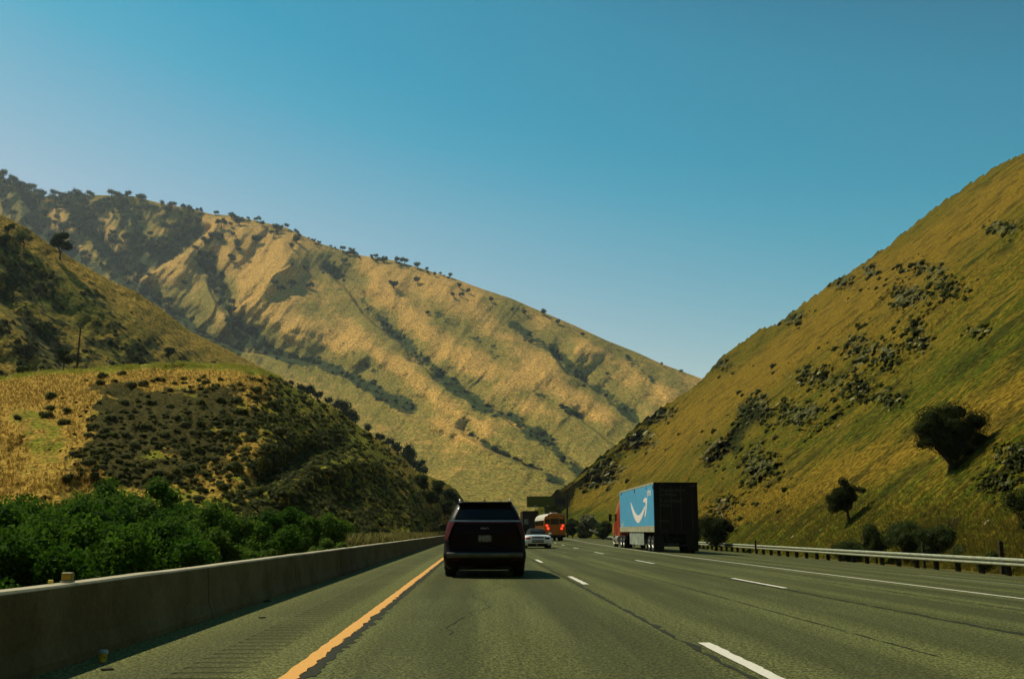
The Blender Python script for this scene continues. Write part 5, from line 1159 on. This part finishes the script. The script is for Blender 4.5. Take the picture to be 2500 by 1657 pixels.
def decal(name, pts, mat, off=.018):
    q = [c3(*p) for p in pts]; n = len(q); x = -hw - off
    A = [(x, a, b) for a, b in q]; B = [(x + .005, a, b) for a, b in q]
    mm = MB(); mm.add(A, [tuple(range(n))]); mm.add(B, [tuple(reversed(range(n)))])
    for i in range(n): j = (i + 1) % n; mm.quad(A[j], A[i], B[i], B[j])
    return mm.build(name, mat, lor)
decal('smile_logo', [(523, 555), (527, 600), (535, 650), (548, 700), (562, 750), (580, 800), (598, 840), (618, 872), (640, 890), (662, 880), (682, 850), (704, 806), (722, 760), (738, 705), (752, 650), (762, 610), (744, 628), (728, 662), (708, 700), (690, 730), (672, 752), (650, 766), (628, 764), (606, 740), (588, 706), (570, 670), (552, 626), (538, 588)], M_TW)
decal('logo_arrow', [(722, 562), (725, 535), (734, 508), (750, 490), (768, 484), (782, 492), (788, 515), (787, 560), (783, 620), (776, 690), (767, 750), (755, 806), (748, 775), (754, 720), (760, 660), (764, 600), (760, 566), (748, 552), (735, 556)], M_TW, .0185)
a_, z_ = c3(868, 435); b_, _ = c3(792, 445)
text_part('lettering', 'prime', .62, M_TW, lor, (-hw - .016, b_ + .05, z_ - .02), pi / 2, -pi / 2, .003, bold=.012, xs=.86)
for x0, y0, y1 in ((376, 405, 446), (585, 345, 410), (770, 322, 348), (878, 290, 348)):
    (yy, z1), (_, z0) = c3(x0, y0), c3(x0, y1); MB().box(-hw - .04, -hw - .012, yy - .05, yy + .05, z0, z1).build('latch_strap', M_DARKP, lor)
# faint printed feather and box drawing near the lower edge
decal('printed_mark', [(372, 930), (385, 880), (395, 855), (405, 880), (412, 925), (400, 950), (380, 952)], flat('dusty_print', (.25, .36, .38), .7, var=.4, scale=3), .0165)
decal('printed_mark', [(812, 972), (825, 945), (845, 935), (862, 950), (870, 968)], flat('dusty_print_two', (.30, .34, .26), .7, var=.4, scale=3), .0165)
# doors
for s in (-1, 1):
    d_ = MB().box(min(s * .015, s * (hw - .05)), max(s * .015, s * (hw - .05)), .005, .038, zb + .08, zt_ - .14, .006).build('rear_door', M_TD, lor)
    for xx in (.28, .95): MB().cyl((s * xx, -.03, zb + .1), (s * xx, -.03, zt_ - .18), .018, .018, 8).build('lock_rod', flat('rod_dark', (.05, .05, .042), .4, metal=.6), d_)
    for zz in (2.0, 2.9, 3.6): MB().box(min(s * (hw - .16), s * (hw - .04)), max(s * (hw - .16), s * (hw - .04)), -.012, .006, zz, zz + .09).build('hinge', M_DARKP, d_)
    MB().box(s * 1.0 - .16, s * 1.0 + .16, -.02, .0, zb - .11, zb - .04, .006).build('tail_light', M_RED, lor)
MB().box(-hw, hw, -.02, .06, zb - .14, zb + .06, .01).build('rear_sill', M_DARKP, lor); MB().box(-hw, hw, -.012, .06, zt_ - .13, zt_ + .005, .01).build('rear_header', M_TD, lor)
MB().box(-.9, .9, -.03, .06, .42, .56, .01).build('underride_bar', M_DARKP, lor); m = MB()
for s in (-1, 1): m.box(s * .6 - .04, s * .6 + .04, -.01, .05, .5, zb - .1)
m.build('underride_strut', M_DARKP, lor)
sc3 = lambda x, y: ((1460 + x / 6.533), (1140 + y / 6.533))
def rear_text(name, body, x, y, h):    # baseline-left of a line of the lettering on the back
    px, py = sc3(x, y); p = P(px, py, LD - .02); return text_part(name, body, h, M_GW, lor, (p.x - lor.location.x, -.014, p.z - zg), pi / 2, 0, .002, bold=.004)
rear_text('lettering', "There's more", 985, 388, .275); rear_text('lettering', 'to Prime.', 985, 458, .275); rear_text('lettering', 'A truckload', 985, 556, .275); rear_text('lettering', 'more.', 985, 626, .275)
rear_text('lettering', 'amazon', 978, 868, .20)
for x0, x1, y in ((985, 1050, 268), (1455, 1540, 296), (1010, 1110, 1012), (1190, 1270, 1150)):
    p = P(*sc3(x0, y), LD); q = P(*sc3(x1, y), LD); MB().box(p.x - lor.location.x, q.x - lor.location.x, -.022, -.012, p.z - zg - .02, p.z - zg + .02).build('reflective_tape', M_GW, lor)
# running gear
for s in (-1, 1):
    for yy in (1.2, 2.5): wheel(lor, s * 1.12, yy, .51, .27, M_RIM, True)
    for yy in (LL - 1.3, LL + .05): wheel(lor, s * 1.12, yy, .51, .27, M_RIM, True)
    MB().box(s * 1.02 - .30, s * 1.02 + .30, .30, .315, .16, zb - .15).build('mud_flap', M_DARKP, lor)
    MB().box(s * .85 - .05, s * .85 + .05, LL - 3.6, LL - 3.45, .25, zb).build('landing_leg', flat('leg_grey', (.12, .12, .10), .6), lor)
    MB().box(min(s * 1.26, s * 1.28), max(s * 1.26, s * 1.28), 4.2, 10.2, .45, zb - .02).build('side_skirt', flat('skirt_grey', (.24, .27, .22), .6, var=.3, scale=2), lor)
m = MB(); 
for s in (-1, 1): m.box(s * .5 - .06, s * .5 + .06, .1, LL + 2.5, .85, zb)
m.box(-.5, .5, .8, 3.0, .6, .95); m.build('trailer_frame', M_UNDER, lor)
# cab
cy0 = LL + .5; cb = MB()
CR = [(.95, 1.18, cy0 + .6, cy0 + 4.6), (1.6, 1.22, cy0 + .6, cy0 + 4.6), (2.05, 1.22, cy0 + .6, cy0 + 3.3), (2.7, 1.20, cy0 + .6, cy0 + 3.0), (3.2, 1.12, cy0 + .6, cy0 + 2.6), (3.75, .98, cy0 + .6, cy0 + 2.0), (3.95, .85, cy0 + .7, cy0 + 1.6)]
cb.loft([rr_ring(w, a, b, z, .18) for z, w, a, b in CR], True, True, True); co = cb.build('cab', M_TR, lor)
for s in (-1, 1):
    MB().box(min(s * 1.20, s * 1.235), max(s * 1.20, s * 1.235), cy0 + 2.05, cy0 + 2.85, 2.05, 2.60, .01).build('side_window', M_GLASS, co)
    MB().box(min(s * 1.21, s * 1.232), max(s * 1.21, s * 1.232), cy0 + 1.95, cy0 + 3.0, 1.0, 2.0, .008).build('cab_door', M_TR, co)
    mi = MB().box(s * 1.55 - .11, s * 1.55 + .11, cy0 + 3.15, cy0 + 3.28, 2.05, 2.62, .04).build('mirror', M_DARKP, lor); MB().tube([(s * 1.2, cy0 + 3.1, 2.5), (s * 1.5, cy0 + 3.2, 2.5)], .02).build('mirror_arm', M_DARKP, mi)
    MB().box(s * 1.50 - .09, s * 1.50 + .09, cy0 + 4.0, cy0 + 4.12, 1.75, 1.95, .04).build('hood_mirror', M_DARKP, lor)
    wheel(lor, s * 1.05, cy0 + 3.9, .51, .30, M_CHR)
    MB().cyl((s * 1.02, cy0 + 1.2, .72), (s * 1.02, cy0 + 2.6, .72), .30, .30, 16).build('fuel_tank', M_CHR, lor)
    MB().box(min(s * .85, s * 1.24), max(s * .85, s * 1.24), cy0 + 1.1, cy0 + 2.9, .38, .46, .01).build('step', M_AL, lor)
MB().box(-1.2, 1.2, cy0 + 4.4, cy0 + 4.75, .35, .85, .08).build('front_bumper', M_CHR, lor); MB().box(-.55, .55, cy0 - .2, cy0 + 4.3, .6, 1.0).build('tractor_frame', M_UNDER, lor)

# ------------------------------------------------------------------ haze
g = bpy.data.materials.new('haze_air'); g.use_nodes = True; nt = g.node_tree; nt.nodes.clear()
o_ = nt.nodes.new('ShaderNodeOutputMaterial'); pv = nt.nodes.new('ShaderNodeVolumePrincipled'); pv.inputs['Density'].default_value = .00006
pv.inputs['Color'].default_value = (.80, .92, 1.0, 1); pv.inputs['Anisotropy'].default_value = .2; nt.links.new(pv.outputs[0], o_.inputs['Volume'])
hz = MB().box(-3050, 3050, -650, 3700, -3.2, 1150).build('haze', g); tag(hz, kind='stuff')
